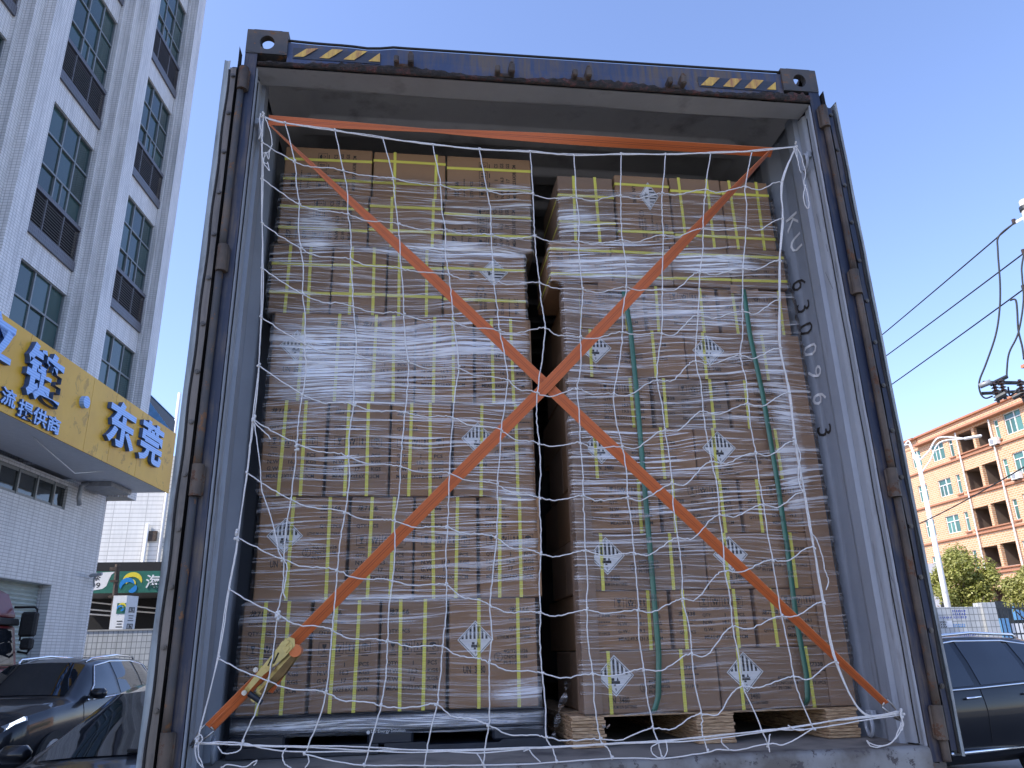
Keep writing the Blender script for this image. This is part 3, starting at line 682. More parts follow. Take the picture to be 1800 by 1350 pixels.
# right stack: hazard rows of two and weight rows of three alternate
z = .266; rn = ['bottom', 'second', 'third', 'fourth', 'fifth', 'sixth', 'seventh', 'eighth']
for r_ in range(8):
    un = r_ % 2 == 0; n = 2 if un else 3
    jx = (0, .006, -.004, .004, 0, .008, .002, .012)[r_]
    for i in range(n):
        w_ = .492 if un else .318; x0 = .128+jx+i*(.4965 if un else .332)
        pos = (['left', 'right'] if un else ['left', 'middle', 'right'])[i]
        lab = f"kraft carton {'with striped hazard diamond' if un else 'printed with weights'}, {pos} in {rn[r_]} layer of right pallet"
        carton(x0, x0+w_, z+.001, z+.2140, RY+(.0 if un else .003), .31 if un else .49, lab, 'cartons on the right pallet', 'u3' if un else 'q3', 0, (.16, .72) if un else ((.10, .75), (.14, .78), (.22, .88))[i])
    lab = f"kraft carton showing only its dark side, behind the left carton of {rn[r_]} layer, right pallet"
    carton(.130+jx, .130+jx+(.492 if un else .315), z+.001, z+.2140, RY+(.318 if un else .50), .33, lab, 'cartons deeper in the right pallet')
    z += .215
for i, (x0, x1) in enumerate(((.055, .325), (.329, .60), (.604, .868), (.872, 1.132))):
    carton(x0, x1, 1.990, 2.186, RY-.004, .36, f"kraft carton lying flat, {ORD[i]} in ninth layer of right pallet", 'cartons on the right pallet', 'q3' if i in (0, 3) else None, 180 if i == 0 else 0, (), (.18, .80))
for i, (x0, x1) in enumerate(((.105, .362), (.372, .627), (.634, .876), (.882, 1.112))):
    carton(x0, x1, 2.19, 2.552-(.02 if i == 0 else 0), RY+.004, .38, f"kraft carton {'with sideways hazard diamond' if i == 1 else 'plain with crossed yellow straps'}, {ORD[i]} in top layer of right pallet", 'cartons on the right pallet', 'u7' if i == 1 else None, -90 if i == 1 else 0, () if i == 1 else (.27, .70) if i == 0 else (.2, .74), (.18, .86) if i == 1 else (.3, .70, ) if i == 0 else (.16, .80))
# corner boards of the right stack
for i, (x0, x1, z0, z1, nm_) in enumerate(((.106, .172, .27, 1.98, 'left'), (1.040, 1.140, .27, 1.76, 'right'))):
    b = MB(); b.box(x0, x1, RY-.008, RY-.0035, z0, z1); xx = (x0, x0+.005) if i == 0 else (x1-.005, x1)
    b.box(*xx, RY-.0035, RY+.10, z0, z1); b.box(x0-.0, x1, RY-.0035, RY-.003, z0, z0+.001)
    if i == 0: b.cur = 0
    tag(b.build('corner_board', M['kraft2']), f'tall plain kraft corner board along the {nm_} edge of the right pallet', 'corner board', 'corner boards')
# crumpled cardboard scraps under the green bands
for i, (px, py, sz) in enumerate(((1085, 505, .075), (1310, 512, .06))):
    p = at(px, py, y=RY-.02); b = MB(); b.grid(lambda u, v: (p.x+(u-.5)*sz*2.2, RY-.012-.008*math.sin(u*5+i), p.z+(v-.5)*sz*.62+.01*math.sin(u*4+i)*(1-u)), 10, 4)
    o = b.build('cardboard_pad', M['kraft2']); md = o.modifiers.new('s', 'SOLIDIFY'); md.thickness = .003
    tag(o, f"folded cardboard pad tucked under the {['left', 'right'][i]} green band at its top", 'cardboard', 'cardboard pads')
# green strapping bands
for i, pts in enumerate((((1097, 512), (1108, 580), (1118, 680), (1131, 830), (1145, 990), (1158, 1150), (1157, 1225), (1148, 1256)), ((1307, 508), (1318, 590), (1340, 690), (1366, 840), (1384, 960), (1400, 1090), (1418, 1190), (1420, 1243)))):
    P3 = [at(a, c, y=RY-.026) for a, c in pts]; b = MB(); hw = .0105
    for k in range(len(P3)-1):
        b.box(0, 0, 0, 0, 0, 0) if False else None
    def gb(u, v, P3=P3):
        t_ = u*(len(P3)-1); k = min(int(t_), len(P3)-2); f_ = t_-k; p = P3[k].lerp(P3[k+1], f_)
        return (p.x+(v-.5)*2*hw, RY-.026-.002*math.sin(u*9)+(.03*max(0, u-.97)/.03), p.z)
    b.grid(gb, 60, 1); o = b.build('strapping_band', M['green'], smooth=True); md = o.modifiers.new('s', 'SOLIDIFY'); md.thickness = .0014
    tag(o, f"green plastic strapping band down the {['left', 'right'][i]} part of the right pallet", 'strapping', 'green strapping bands')

# ================================================================== pallets
pp = thing('plastic_pallet', 'black plastic pallet under the left carton stack', 'pallet', (-.57, LY, FZ))
part('deck', M['black_plastic'], pp, (-1.13, -.02, LY+.003, 1.5, .232, .292), c=.006)
for x0, x1 in ((-1.13, -.94), (-.66, -.50), (-.22, -.02)):
    part('foot', M['black_plastic'], pp, (x0, x1, LY+.0, LY+.16, .19, .234), c=.008)
b = MB()
for x0, x1 in ((-1.13, -.62), (-.60, -.02)): 
    b.prism([(x0, LY-.008, .163), (x1, LY-.008, .163), (x1, LY-.008, .196), (x1-.16, LY-.008, .196), (x1-.18, LY-.008, .186), (x0+.16, LY-.008, .186), (x0+.14, LY-.008, .196), (x0, LY-.008, .196)], (0, 1.4, 0))
b.build('skid', M['black_plastic'], pp, fix=True)
b = MB(); p = at(652, 1291, y=LY-.014)
put_text(b, 'LG Energy Solution', lambda a, c, d: (p.x+a, LY+.0005, p.z+c), 0, 0, h=.0135, w=.118, bold=.004); ring(b, p.x-.010, p.z+.0055, .0065, lambda a, c, d: (a, LY+.0005, c)); b.add([(p.x-.010+.0055*math.cos(i*.63), LY+.0005, p.z+.0055+.0055*math.sin(i*.63)) for i in range(10)], [tuple(range(10))])
b.build('maker_mark', M['white_sign'], pp)
wp = thing('wooden_pallet', 'wooden pallet of stacked plywood runners under the right cartons', 'pallet', (.6, RY, FZ))
for x0, x1 in ((.052, .172), (.51, .65), (1.005, 1.128)):
    b = MB(); rr = random.Random(int(x0*100)); n = 9; zz = FZ+.002
    for k in range(n):
        h = .0112; a, c, e = rr.uniform(-.004, .004), rr.uniform(-.004, .004), rr.uniform(-.006, .004)
        b.box(x0+a, x1+c, RY-.028+e, 1.45, zz, zz+h-.0012, c=.001); zz += h
    b.build('runner', M['ply'], wp)
part('deck_board', M['ply'], wp, (.05, 1.13, RY-.02, RY+.1, .2605, .2655), (.05, 1.13, RY+.2, RY+.32, .2605, .2655))

# ================================================================== stretch film
def smin(x, a, w_): return max(0, min(1, (a-x)/w_))
def film_sheet(name, prof, z0, z1, nz, mat, label, seed, dep=.3):
    b = MB(); rr = random.Random(seed); ph = [rr.uniform(0, 6.3) for _ in range(12)]
    def fn(u, v):
        z = z0+(z1-z0)*v; xl, xr_, y0 = prof(z)
        wv = .0022*math.sin(z*61+ph[0]+2.2*math.sin(u*5+ph[1])) + .0016*math.sin(z*143+ph[2]+3*math.sin(u*8+ph[3])) + .0012*math.sin(u*37+z*9+ph[4])
        s_ = u*(xr_-xl+2*dep)-dep
        if s_ < 0: return (xl-.006+wv, y0-.006-s_, z)
        if s_ > xr_-xl: return (xr_+.006+wv, y0-.006+(s_-(xr_-xl)), z)
        return (xl+s_, y0-.0065+wv, z)
    b.grid(fn, 90, nz); o = b.build(name, mat, smooth=True)
    return tag(o, label, 'film', 'stretch film wraps')
def pl_(z):
    if z < 1.83:
        k = int((z-.296)/.384) if z > .296 else 0; x0 = (-1.115, -1.088, -1.10, -1.098)[max(0, min(3, k))]
        return x0-.004, (-.048, -.045, -.050, -.052)[max(0, min(3, k))]+.006, LY
    if z < 2.155: return -1.14, -.045, LY+.012
    return -1.122, -.008, LY+.004
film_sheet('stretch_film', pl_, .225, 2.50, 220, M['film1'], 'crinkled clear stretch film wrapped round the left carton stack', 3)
def pr_(z): return (.100, 1.146, RY-.016) if z < 1.985 else (.05, 1.138, RY-.006) if z < 2.19 else (.10, 1.118, RY-.004)
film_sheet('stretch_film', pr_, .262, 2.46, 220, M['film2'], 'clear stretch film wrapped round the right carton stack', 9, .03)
# twisted tail of film in the gap between the stacks, and a gathered tuft on the pallet corner
P3 = [at(a, c, y=RY+.02) for a, c in ((999, 1198), (992, 1225), (983, 1250), (978, 1275), (972, 1296))]
b = MB()
def tl(u, v):
    t_ = u*(len(P3)-1); k = min(int(t_), len(P3)-2); p = P3[k].lerp(P3[k+1], t_-k); a = u*9; w_ = .016*(1-.4*u)
    return (p.x+(v-.5)*w_*math.cos(a)*2, p.y+(v-.5)*w_*math.sin(a)*2, p.z)
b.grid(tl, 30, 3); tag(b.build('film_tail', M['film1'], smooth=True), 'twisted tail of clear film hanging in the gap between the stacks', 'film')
b = MB(); p = at(1045, 1278, y=RY-.03); rr = random.Random(4)
for _ in range(70):
    a = Vector((rr.gauss(0, .016), rr.gauss(0, .008), rr.gauss(0, .022))); d1 = Vector((rr.uniform(-1, 1), rr.uniform(-1, 1), rr.uniform(-1, 1)))*.014; d2 = Vector((rr.uniform(-1, 1), rr.uniform(-1, 1), rr.uniform(-1, 1)))*.006
    b.poly([p+a, p+a+d1, p+a+d1+d2, p+a+d2])
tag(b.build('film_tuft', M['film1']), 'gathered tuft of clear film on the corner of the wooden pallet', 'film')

# ================================================================== ratchet strap
rs = thing('ratchet_strap', 'orange ratchet strap crossed over the cargo in an X, with gold ratchet', 'ratchet strap', at(365, 1280, y=.03))
def ribbon(name, P, hw, tw, parent, mat, th=.0016, n=60):
    """webbing swept from P[0] to P[-1]; tw(u) = angle of its width away from the door plane, hw(u) half width"""
    pts = []; P = [Vector(p) for p in P]
    me_v = []; fs = []; ac = []; K = 24
    for i in range(n+1):
        u = i/n; t_ = u*(len(P)-1); k = min(int(t_), len(P)-2); p = P[k].lerp(P[k+1], t_-k); d = (P[k+1]-P[k]).normalized()
        nrm = Vector((0, -1, 0)); side = d.cross(nrm).normalized(); nrm = side.cross(d).normalized(); a = tw(u)
        sd = side*math.cos(a)+nrm*math.sin(a); up = nrm*math.cos(a)-side*math.sin(a)
        for j in range(K+1): me_v.append(p+sd*hw(u)*(2*j/K-1)+up*(th*(.4+.6*math.sin(math.pi*j/K)))); ac.append(j/K)
        for j in range(K+1): me_v.append(p+sd*hw(u)*(2*j/K-1)-up*th); ac.append(j/K)
    S = 2*(K+1)
    for i in range(n):
        for j in range(K):
            fs.append((i*S+j, i*S+j+1, (i+1)*S+j+1, (i+1)*S+j)); fs.append((i*S+K+1+j+1, i*S+K+1+j, (i+1)*S+K+1+j, (i+1)*S+K+2+j))
        fs.append((i*S+K, i*S+2*K+1, (i+1)*S+2*K+1, (i+1)*S+K)); fs.append((i*S+K+1, i*S, (i+1)*S, (i+1)*S+K+1))
    me = bpy.data.meshes.new(name); L0 = rootloc(parent); me.from_pydata([tuple(v-L0) for v in me_v], [], fs); me.materials.append(mat)
    at2 = me.attributes.new('across', 'FLOAT', 'POINT'); at2.data.foreach_set('value', ac)
    me.polygons.foreach_set('use_smooth', [True]*len(fs)); return link(name, me, parent)
YS = .055
w0 = .0215
A0, A1 = at(472, 217, y=.075), at(1556, 1237, y=.06); Am = at(955, 672, y=YS+.006)
ribbon('webbing', [A0, Am, A1], lambda u: w0*(.55+.45*min(1, u/.3)) if u < .5 else w0*(1-.30*max(0, (u-.6)/.4)), lambda u: 1.05*max(0, 1-u/.22) - 1.1*max(0, (u-.52)/.48), rs, M['web'])
B0, B1 = at(1352, 268, y=.09), at(512, 1133, y=.035); Bm = at(962, 677, y=YS-.004)
ribbon('webbing', [B0, Bm, B1], lambda u: w0, lambda u: 1.42*max(0, 1-u/.34)+.55*max(0, (u-.6)/.4), rs, M['web'])
ribbon('webbing', [at(472, 211, y=.08), at(1357, 268, y=.09)], lambda u: w0, lambda u: -1.0+1.95*min(1, max(0, (.72-u))/.5) if u > .3 else .62-2.6*(.3-u), rs, M['web'], n=90)
# tail from ratchet to lower hook, doubled
C0, C1 = at(468, 1178, y=.03), at(368, 1279, y=.05)
ribbon('webbing', [C0, C1], lambda u: .017, lambda u: .5, rs, M['web']); ribbon('webbing', [at(466, 1186, y=.045), at(372, 1281, y=.055)], lambda u: .015, lambda u: .9, rs, M['web'])
ribbon('webbing', [at(503, 1172, y=.06), at(482, 1203, y=.065), at(473, 1216, y=.07)], lambda u: .014, lambda u: .7, rs, M['web'], n=20)
# the ratchet
dv = (at(512, 1133, y=.03)-at(444, 1208, y=.03)).normalized(); nv = Vector((0, -1, 0)); sv = -dv.cross(nv).normalized()   # along, out, across
ro = at(490, 1160, y=.02)
rt = MB(); rt = link('ratchet', bpy.data.meshes.new('ratchet'), rs)
def rp(a, s_, o): return ro + dv*a + sv*s_ + nv*o
def plate(pts, s0, th, name, mat, parent, along_out=True):
    b = MB(); b.prism([rp(a, s0, o) for a, o in pts], sv*th); o = b.build(name, mat, parent, fix=True); md = o.modifiers.new('b', 'BEVEL'); md.width = .0008; md.segments = 1; return o
def plate2(pts, o0, th, name, mat, parent):
    b = MB(); b.prism([rp(a, s_, o0) for a, s_ in pts], nv*th); o = b.build(name, mat, parent, fix=True); md = o.modifiers.new('b', 'BEVEL'); md.width = .0008; md.segments = 1; return o
# frame: one cheek faces us, the other lies behind it
ck = [(-.135, .015), (-.135, .001), (-.06, .002), (.02, -.010), (.062, -.010), (.076, .006), (.070, .022), (.045, .029), (.010, .025), (-.05, .022)]
b = MB(); b.prism([rp(a, s_, .014) for a, s_ in ck], nv*.0022); b.prism([rp(a*.98-.004, s_-.03, -.02) for a, s_ in ck], nv*.0022)
rt.data = b.mesh('ratchet', M['zinc'], rootloc(rs)); 
b2 = bmesh.new(); b2.from_mesh(rt.data); bmesh.ops.recalc_face_normals(b2, faces=b2.faces); b2.to_mesh(rt.data); b2.free()
b = MB(); b.tube([rp(.052, -.020, -.03), rp(.052, -.020, .016)], .019, 18); sp = b.build('spool', M['web'], rs, smooth=True, ang=40)
b = MB(); b.tube([rp(.046, .006, .016), rp(.046, .006, .021)], .016, 14); b.build('ratchet_gear', M['zinc'], rs)
for q in ((.052, .014), (.040, .0)):
    b = MB(); b.obox(rp(q[0], q[1], .023), dv*.009, sv*.004, nv*.0025); b.build('spool_half', M['zinc'], rs)
b = MB(); b.obox(rp(.0, .008, .0185), (dv*.9+sv*.3)*.018, sv*.0022, nv*.0006); b.obox(rp(-.02, .014, .0185), (dv*.9+sv*.3)*.012, sv*.002, nv*.0006); b.build('slot', M['void'], rs)
hd = [(-.10, -.022), (-.10, -.036), (-.02, -.044), (.05, -.036), (.06, -.022), (.02, -.02)]
b = MB(); b.prism([rp(a, s_, .004) for a, s_ in hd], nv*.002); b.prism([rp(a, s_, -.030) for a, s_ in hd], nv*.002); b.build('handle', M['zinc_dark'], rs, fix=True)
b = MB(); b.tube([rp(-.122, -.002, .012), rp(-.118, -.048, -.004)], .0085, 10); b.build('grip', M['black_plastic'], rs, smooth=True, ang=40)
for q in ((-.128, .008, .017), (-.062, .030, .012)):
    b = MB(); b.tube([rp(*q), rp(q[0], q[1], q[2]+.008)], .0075, 12); b.tube([rp(q[0], q[1], q[2]+.008), rp(q[0], q[1], q[2]+.012)], .0038, 8); b.build('bolt', M['steel'], rs)
# hooks at both lower ends
def hook(p, d, name='hook'):
    d = d.normalized(); sd = d.cross(Vector((0, -1, 0))).normalized(); b = MB()
    for s_ in (-1, 1):
        b.tube([p+sd*.016*s_-d*.004, p+sd*.015*s_+d*.02, p+sd*.006*s_+d*.055, p+sd*.004*s_+d*.072+Vector((0, .012, 0)), p+sd*.004*s_+d*.062+Vector((0, .026, 0))], .0034, 8)
    b.tube([p+sd*.016-d*.004, p-sd*.016-d*.004], .0034, 8); b.build(name, M['steel'], rs, smooth=True)
hook(C1, C1-C0); hook(A1, A1-Am)

# ================================================================== cargo net
N = [
 [(463,205),(501,216),(589,230),(673,243),(761,254),(842,262),(932,267),(1009,273),(1092,271),(1170,271),(1249,269),(1322,266),(1398,258)],
 [(461,250),(518,284),(604,301),(691,313),(774,326),(856,335),(937,341),(1013,348),(1091,344),(1164,340),(1240,334),(1310,328),(1375,319)],
 [(461,314),(526,359),(612,377),(700,394),(783,404),(863,413),(940,415),(1017,425),(1094,422),(1166,413),(1236,402),(1311,400),(1376,384)],
 [(461,393),(529,437),(616,455),(705,472),(789,482),(867,493),(948,497),(1024,509),(1101,505),(1164,510),(1230,479),(1306,472),(1370,457)],
 [(462,472),(532,517),(621,539),(710,553),(796,564),(878,581),(958,576),(1020,593),(1094,584),(1163,586),(1227,555),(1305,547),(1370,527)],
 [(459,557),(536,605),(626,623),(717,636),(806,647),(892,668),(944,691),(1015,683),(1079,693),(1155,669),(1223,635),(1301,625),(1372,611)],
 [(455,642),(532,693),(622,711),(712,725),(796,734),(881,756),(948,780),(1020,778),(1094,786),(1169,756),(1236,723),(1315,710),(1387,690)],
 [(446,737),(522,780),(613,803),(704,820),(790,831),(874,852),(948,875),(1025,872),(1103,875),(1182,851),(1251,812),(1328,796),(1397,774)],
 [(434,831),(511,878),(607,901),(694,916),(787,927),(873,945),(951,974),(1029,968),(1114,972),(1191,945),(1264,906),(1342,887),(1414,864)],
 [(418,945),(499,984),(593,1003),(690,1021),(785,1028),(861,1064),(950,1077),(1031,1072),(1122,1072),(1200,1053),(1274,1004),(1358,984),(1430,960)],
 [(403,1036),(488,1080),(584,1108),(681,1127),(778,1137),(860,1165),(953,1183),(1042,1185),(1131,1176),(1216,1150),(1288,1102),(1374,1083),(1446,1058)],
 [(383,1157),(471,1197),(573,1217),(670,1240),(768,1238),(859,1275),(960,1296),(1055,1299),(1148,1280),(1233,1255),(1306,1206),(1395,1189),(1470,1163)],
 [(347,1303),(426,1303),(535,1326),(641,1345),(746,1346),(850,1345),(978,1338),(1075,1333),(1163,1332),(1244,1320),(1349,1307),(1430,1281),(1583,1252)]]
rn_ = random.Random(31)
def npos(px, py, k=0.):
    e = min(1, min(px-340, 1590-px)/160); return at(px, py, y=.028-.040*max(0, e)+k)
NP = [[npos(*q) for q in row] for row in N]
def crom(P, n=6, jit=.0012):
    P = [Vector(p) for p in P]; out = []
    for i in range(len(P)-1):
        p0 = P[i-1] if i else P[i]*2-P[i+1]; p1, p2 = P[i], P[i+1]; p3 = P[i+2] if i+2 < len(P) else p2*2-p1
        for k in range(n):
            t_ = k/n; q = .5*((2*p1)+(p2-p0)*t_+(2*p0-5*p1+4*p2-p3)*t_*t_+(3*p1-p0-3*p2+p3)*t_**3)
            out.append(q+Vector((rn_.gauss(0, jit), rn_.gauss(0, jit), rn_.gauss(0, jit))) if k else q)
    out.append(P[-1]); return out
net = thing('cargo_net', 'white knotted cord cargo net stretched across the open container end', 'net', NP[12][0])
CR = .0021
# horizontal cords: leave each knot downhill, sag, and climb to the next
for r_ in range(1, 12):
    P = []
    for c in range(12):
        a, b_ = NP[r_][c], NP[r_][c+1]; P.append(a); L_ = (b_-a).length; dz = b_.z-a.z
        sg = (.006+.009*rn_.random()+.05*abs(dz)/max(L_, .01)*.2)
        if c == 0: P.append(a.lerp(b_, .5)+Vector((0, 0, -.004)))
        else:
            P.append(a.lerp(b_, .30+.08*rn_.random())+Vector((0, rn_.uniform(-.006, .006), -sg-(.16*max(0, dz)))))
            P.append(a.lerp(b_, .74+.06*rn_.random())+Vector((0, rn_.uniform(-.006, .006), -sg*.35+(.08*max(0, dz)) - (.10*min(0, dz)))))
    P.append(NP[r_][12]); b = MB(); b.tube(crom(P, 6), CR, 6); b.build('cross_cord', M['rope'], net, smooth=True)
for c in range(1, 12):
    P = [NP[0][c]]
    for r_ in range(1, 13):
        a, b_ = NP[r_-1][c], NP[r_][c]
        if r_ > 1: P.append(a.lerp(b_, .5)+Vector((rn_.uniform(-.007, .007), rn_.uniform(-.004, .004), 0)))
        P.append(b_)
    b = MB(); b.tube(crom(P, 6, .0009), CR, 6); b.build('long_cord', M['rope'], net, smooth=True)
# knots
b = MB()
for r_ in range(0, 13):
    for c in range(13):
        p = NP[r_][c]
        for _ in range(3): b.ball(p+Vector((rn_.gauss(0, .0022), -.002+rn_.gauss(0, .0012), rn_.gauss(0, .0028))), .0036+rn_.random()*.0012, 6)
b.build('knots', M['rope'], net, smooth=True)['kind'] = 'stuff'
def strands(name, P, k, r_=CR, spread=.005, n=8, twist=5):
    b = MB(); base = crom(P, n, .0004); ph = rn_.uniform(0, 6)
    for s_ in range(k):
        pts = []
        for i, q in enumerate(base):
            a = ph+s_*2*math.pi/k+i*twist/n; w_ = spread*(.55+.45*math.sin(i*.37+s_*2))
            pts.append(q+Vector((math.cos(a)*w_, -abs(math.sin(a))*w_*.5, math.sin(a)*w_)))
        b.tube(pts, r_, 6)
    return b.build(name, M['rope'], net, smooth=True)
strands('top_rope', [NP[0][c] for c in range(13)], 3, spread=.0045, twist=1.5)
strands('side_rope', [NP[r_][0] for r_ in range(13)], 2, spread=.004, twist=1.1)
strands('side_rope', [NP[r_][12] for r_ in range(12)]+[npos(1518, 1254), npos(1583, 1252)], 3, spread=.0045, twist=1.1)
strands('foot_rope', [npos(*q) for q in ((348, 1306), (470, 1311), (600, 1315), (760, 1319), (940, 1315), (1060, 1309), (1180, 1301), (1300, 1292), (1400, 1277), (1500, 1262), (1583, 1254))], 2, spread=.006, twist=.8)
strands('foot_rope', [npos(*q) for q in ((348, 1308), (420, 1305), (480, 1318), (620, 1322), (700, 1318), (860, 1322), (975, 1312), (1120, 1306), (1240, 1296), (1340, 1284), (1430, 1280), (1583, 1256))], 1, spread=.002)
strands('foot_rope', [npos(*q, -.01) for q in ((535, 1326), (600, 1340), (641, 1345), (745, 1346), (850, 1345), (960, 1341), (1075, 1333), (1163, 1333), (1230, 1325), (1262, 1318), (1300, 1318), (1349, 1307), (1380, 1308), (1430, 1281))], 1, spread=.001)
# loose loops, tails and ties
for P in (((466,208),(473,225),(478,250),(474,266),(472,280),(468,268),(466,272),(463,285),(470,296),(474,300),(470,285)), ((458,200),(456,215),(459,232),(455,245)), ((476,262),(470,268),(462,270),(463,284),(470,288)),
          ((1398,258),(1406,268),(1411,285),(1416,305),(1413,320),(1418,335),(1422,355),(1421,366),(1416,362),(1412,345),(1416,325)), ((1400,262),(1402,280),(1405,295),(1408,304)), ((1397,262),(1400,275),(1404,285)),
          ((446,737),(452,748),(470,764),(476,772)), ((448,745),(455,800),(458,830),(460,860),(470,890),(482,930),(490,970),(499,984),(505,1000),(500,1030),(498,1042),(502,1052)),
          ((1425,936),(1436,950),(1447,985),(1449,1000),(1455,1015),(1456,1025),(1452,1037)), ((347,1303),(343,1310),(346,1335),(356,1349)), ((350,1305),(349,1325),(358,1350)), ((345,1296),(352,1292),(356,1300),(350,1308)),
          ((383,1312),(392,1324),(408,1324),(422,1318),(426,1305)), ((388,1349),(402,1344),(430,1348),(446,1339),(452,1337),(446,1346)), ((503,1315),(497,1325),(500,1342),(512,1350)), ((541,1328),(543,1340),(536,1350)),
          ((1583,1252),(1586,1270),(1580,1290),(1565,1307),(1545,1311),(1528,1306),(1524,1302),(1532,1312),(1550,1312),(1572,1300),(1584,1270)), ((1582,1254),(1588,1275),(1582,1287)),
          ((1163,1305),(1146,1312),(1147,1325),(1163,1333),(1173,1320),(1170,1300)), ((1268,1297),(1270,1307),(1282,1318)), ((1354,1290),(1351,1310),(1353,1322)), ((920,1320),(930,1318),(935,1325),(950,1340)), ((1385,1275),(1400,1283),(1420,1282)),
          ((1397,774),(1404,790),(1407,806),(1403,822),(1405,850),(1412,866)), ((1398,778),(1401,800),(1405,822),(1408,846)), ((838,1324),(845,1335),(852,1345))):
    b = MB(); b.tube(crom([npos(a, c, -.012) for a, c in P], 5, .0006), CR*.9, 6); b.build('loose_tail', M['rope'], net, smooth=True)
b = MB()
for q in ((347, 1303), (1583, 1252), (463, 205), (1398, 258), (488, 1084), (522, 785), (446, 737), (418, 940), (1397, 778)):
    p = npos(*q)
    for _ in range(7): b.ball(p+Vector((rn_.gauss(0, .0035), -.004+rn_.gauss(0, .003), rn_.gauss(0, .007))), .0042+.002*rn_.random(), 6)
b.build('tie_knots', M['rope'], net, smooth=True)['kind'] = 'stuff'
# ================================================================== left tower block
FA = R(5.4); FD = Vector((math.sin(FA), math.cos(FA), 0)); FN = Vector((math.cos(FA), -math.sin(FA), 0)); KD = 25.3
E0 = Vector((CAMP.x-KD*math.sin(R(20.2)), CAMP.y+KD*math.cos(R(20.2)), 0)); FROT = R(90-5.4)
def fac(px, py, off=0.):
    d = ray(px, py); t_ = ((E0-CAMP).dot(FN)+off)/d.dot(FN); X = CAMP+d*t_; return (X-E0).dot(FD), X.z
def tower_frame(name, label, cat, group=None): return thing(name, label, cat, (E0.x, E0.y, GZ), FROT, group)
def lz(z): return z-GZ
tw = tower_frame('tower_block', 'tall white tiled factory block with green windows and dark louvre bands', 'building')
BW = 2.42; PITCH = 4.11; bays = [-.30-i*PITCH for i in range(3)]          # right edge of each bay opening
Z0 = [5.70+4.51*i for i in range(0, 5)]                                  # underside of each louvre band
TOP = 27.5
# wall: everything that is not an opening, as tiled boxes
b = MB()
for i, s1 in enumerate(bays):
    s0 = s1-BW
    for z0 in Z0:
        b.box(s0, s1, .0, .30, lz(z0+3.82), lz(z0+4.51))                  # white spandrel
    b.box(s0, s1, .0, .3, lz(Z0[-1]+4.51), lz(TOP))
    for z0 in Z0: b.box(s0, s1, .28, .36, lz(z0), lz(z0+3.82))
b.build('spandrels', M['white_tile'], tw, world=False)
for i in range(4):
    s1 = (bays[i-1]-BW) if i else .35; s0 = bays[i] if i < 3 else -26.5
    b = MB(); b.box(s0, s1, -.10, .5, lz(5.0), lz(TOP))
    if i == 0: b.box(s0+.10, s1+.03, -.34, -.10, lz(5.0), lz(TOP))
    elif i < 3: b.box(s0+.16, s1-.14, -.34, -.10, lz(5.0), lz(TOP)); b.box(s0+.50, s1-.60, -.58, -.34, lz(5.0), lz(TOP))
    else: b.box(s1-1.4, s1-.14, -.34, -.10, lz(5.0), lz(TOP))
    b.build('pier', M['white_tile'], tw, world=False)
part('core_wall', M['white_tile'], tw, (-26.5, .34, .5, 12, 0, lz(TOP)), world=False)  # unseen run behind the camera, stopped short so sun reaches the yard
part('parapet', M['white_tile'], tw, (-26.5, .5, -.4, .4, lz(TOP), lz(TOP+.8)), world=False)
def pane_mesh(w_, h_): 
    bb = MB(); bb.box(0, w_, 0, .012, 0, h_); return bb.mesh('pane', M['green_glass'])
COLS = [0, .42, 1.09, 1.76, BW]; ROWS = [0, .72, 1.62, 2.50]
pms = [[pane_mesh(COLS[c+1]-COLS[c]-.05, ROWS[r_+1]-ROWS[r_]-.05) for c in range(4)] for r_ in range(3)]
fb = MB()
for c in COLS: fb.box(max(0, c-.025), min(BW, c+.025), -.03, .03, 0, 2.5)
for r_ in ROWS: fb.box(0, BW, -.034, .034, max(0, r_-.025), min(2.5, r_+.025))
fb.box(COLS[2]+.3, COLS[2]+.34, -.03, .03, 0, ROWS[1]); frame_me = fb.mesh('window', M['alu'])
lb = MB()
for k in range(11): lb.add([(0, .0, .05+k*.078), (BW, .0, .05+k*.078), (BW, .05, .05+k*.078+.05), (0, .05, .05+k*.078+.05)], [(0, 1, 2, 3)])
for k in range(11): lb.box(0, BW, -.004, .004, .05+k*.078-.008, .05+k*.078+.008)
for c in (.0, BW/3, 2*BW/3, BW-.04): lb.box(c, c+.04, -.012, .03, 0, .92)
louv_me = lb.mesh('louvre', M['louvre'])
for i, s1 in enumerate(bays):
    for j, z0 in enumerate(Z0):
        wn = link('window', frame_me, tw, loc=(s1-BW, .08, lz(z0+1.32)))
        for r_ in range(3):
            for c in range(4):
                p_ = link('pane', pms[r_][c], wn, loc=(COLS[c]+.025, .004 + (.02 if (c+r_) % 2 else 0), ROWS[r_]+.025))
        lv = link('louvre', louv_me, tw, loc=(s1-BW, -.02, lz(z0+.27)))
        part('louvre_back', M['void'], tw, (s1-BW, s1, .10, .12, lz(z0+.02), lz(z0+1.25)), world=False)
        part('dark_band', M['grey_tile'], tw, (s1-BW-.03, s1+.06, -.06, .10, lz(z0), lz(z0+.27)), world=False)
        part('sill_band', M['grey_tile'], tw, (s1-BW-.03, s1+.06, -.05, .15, lz(z0+1.20), lz(z0+1.32)), world=False)
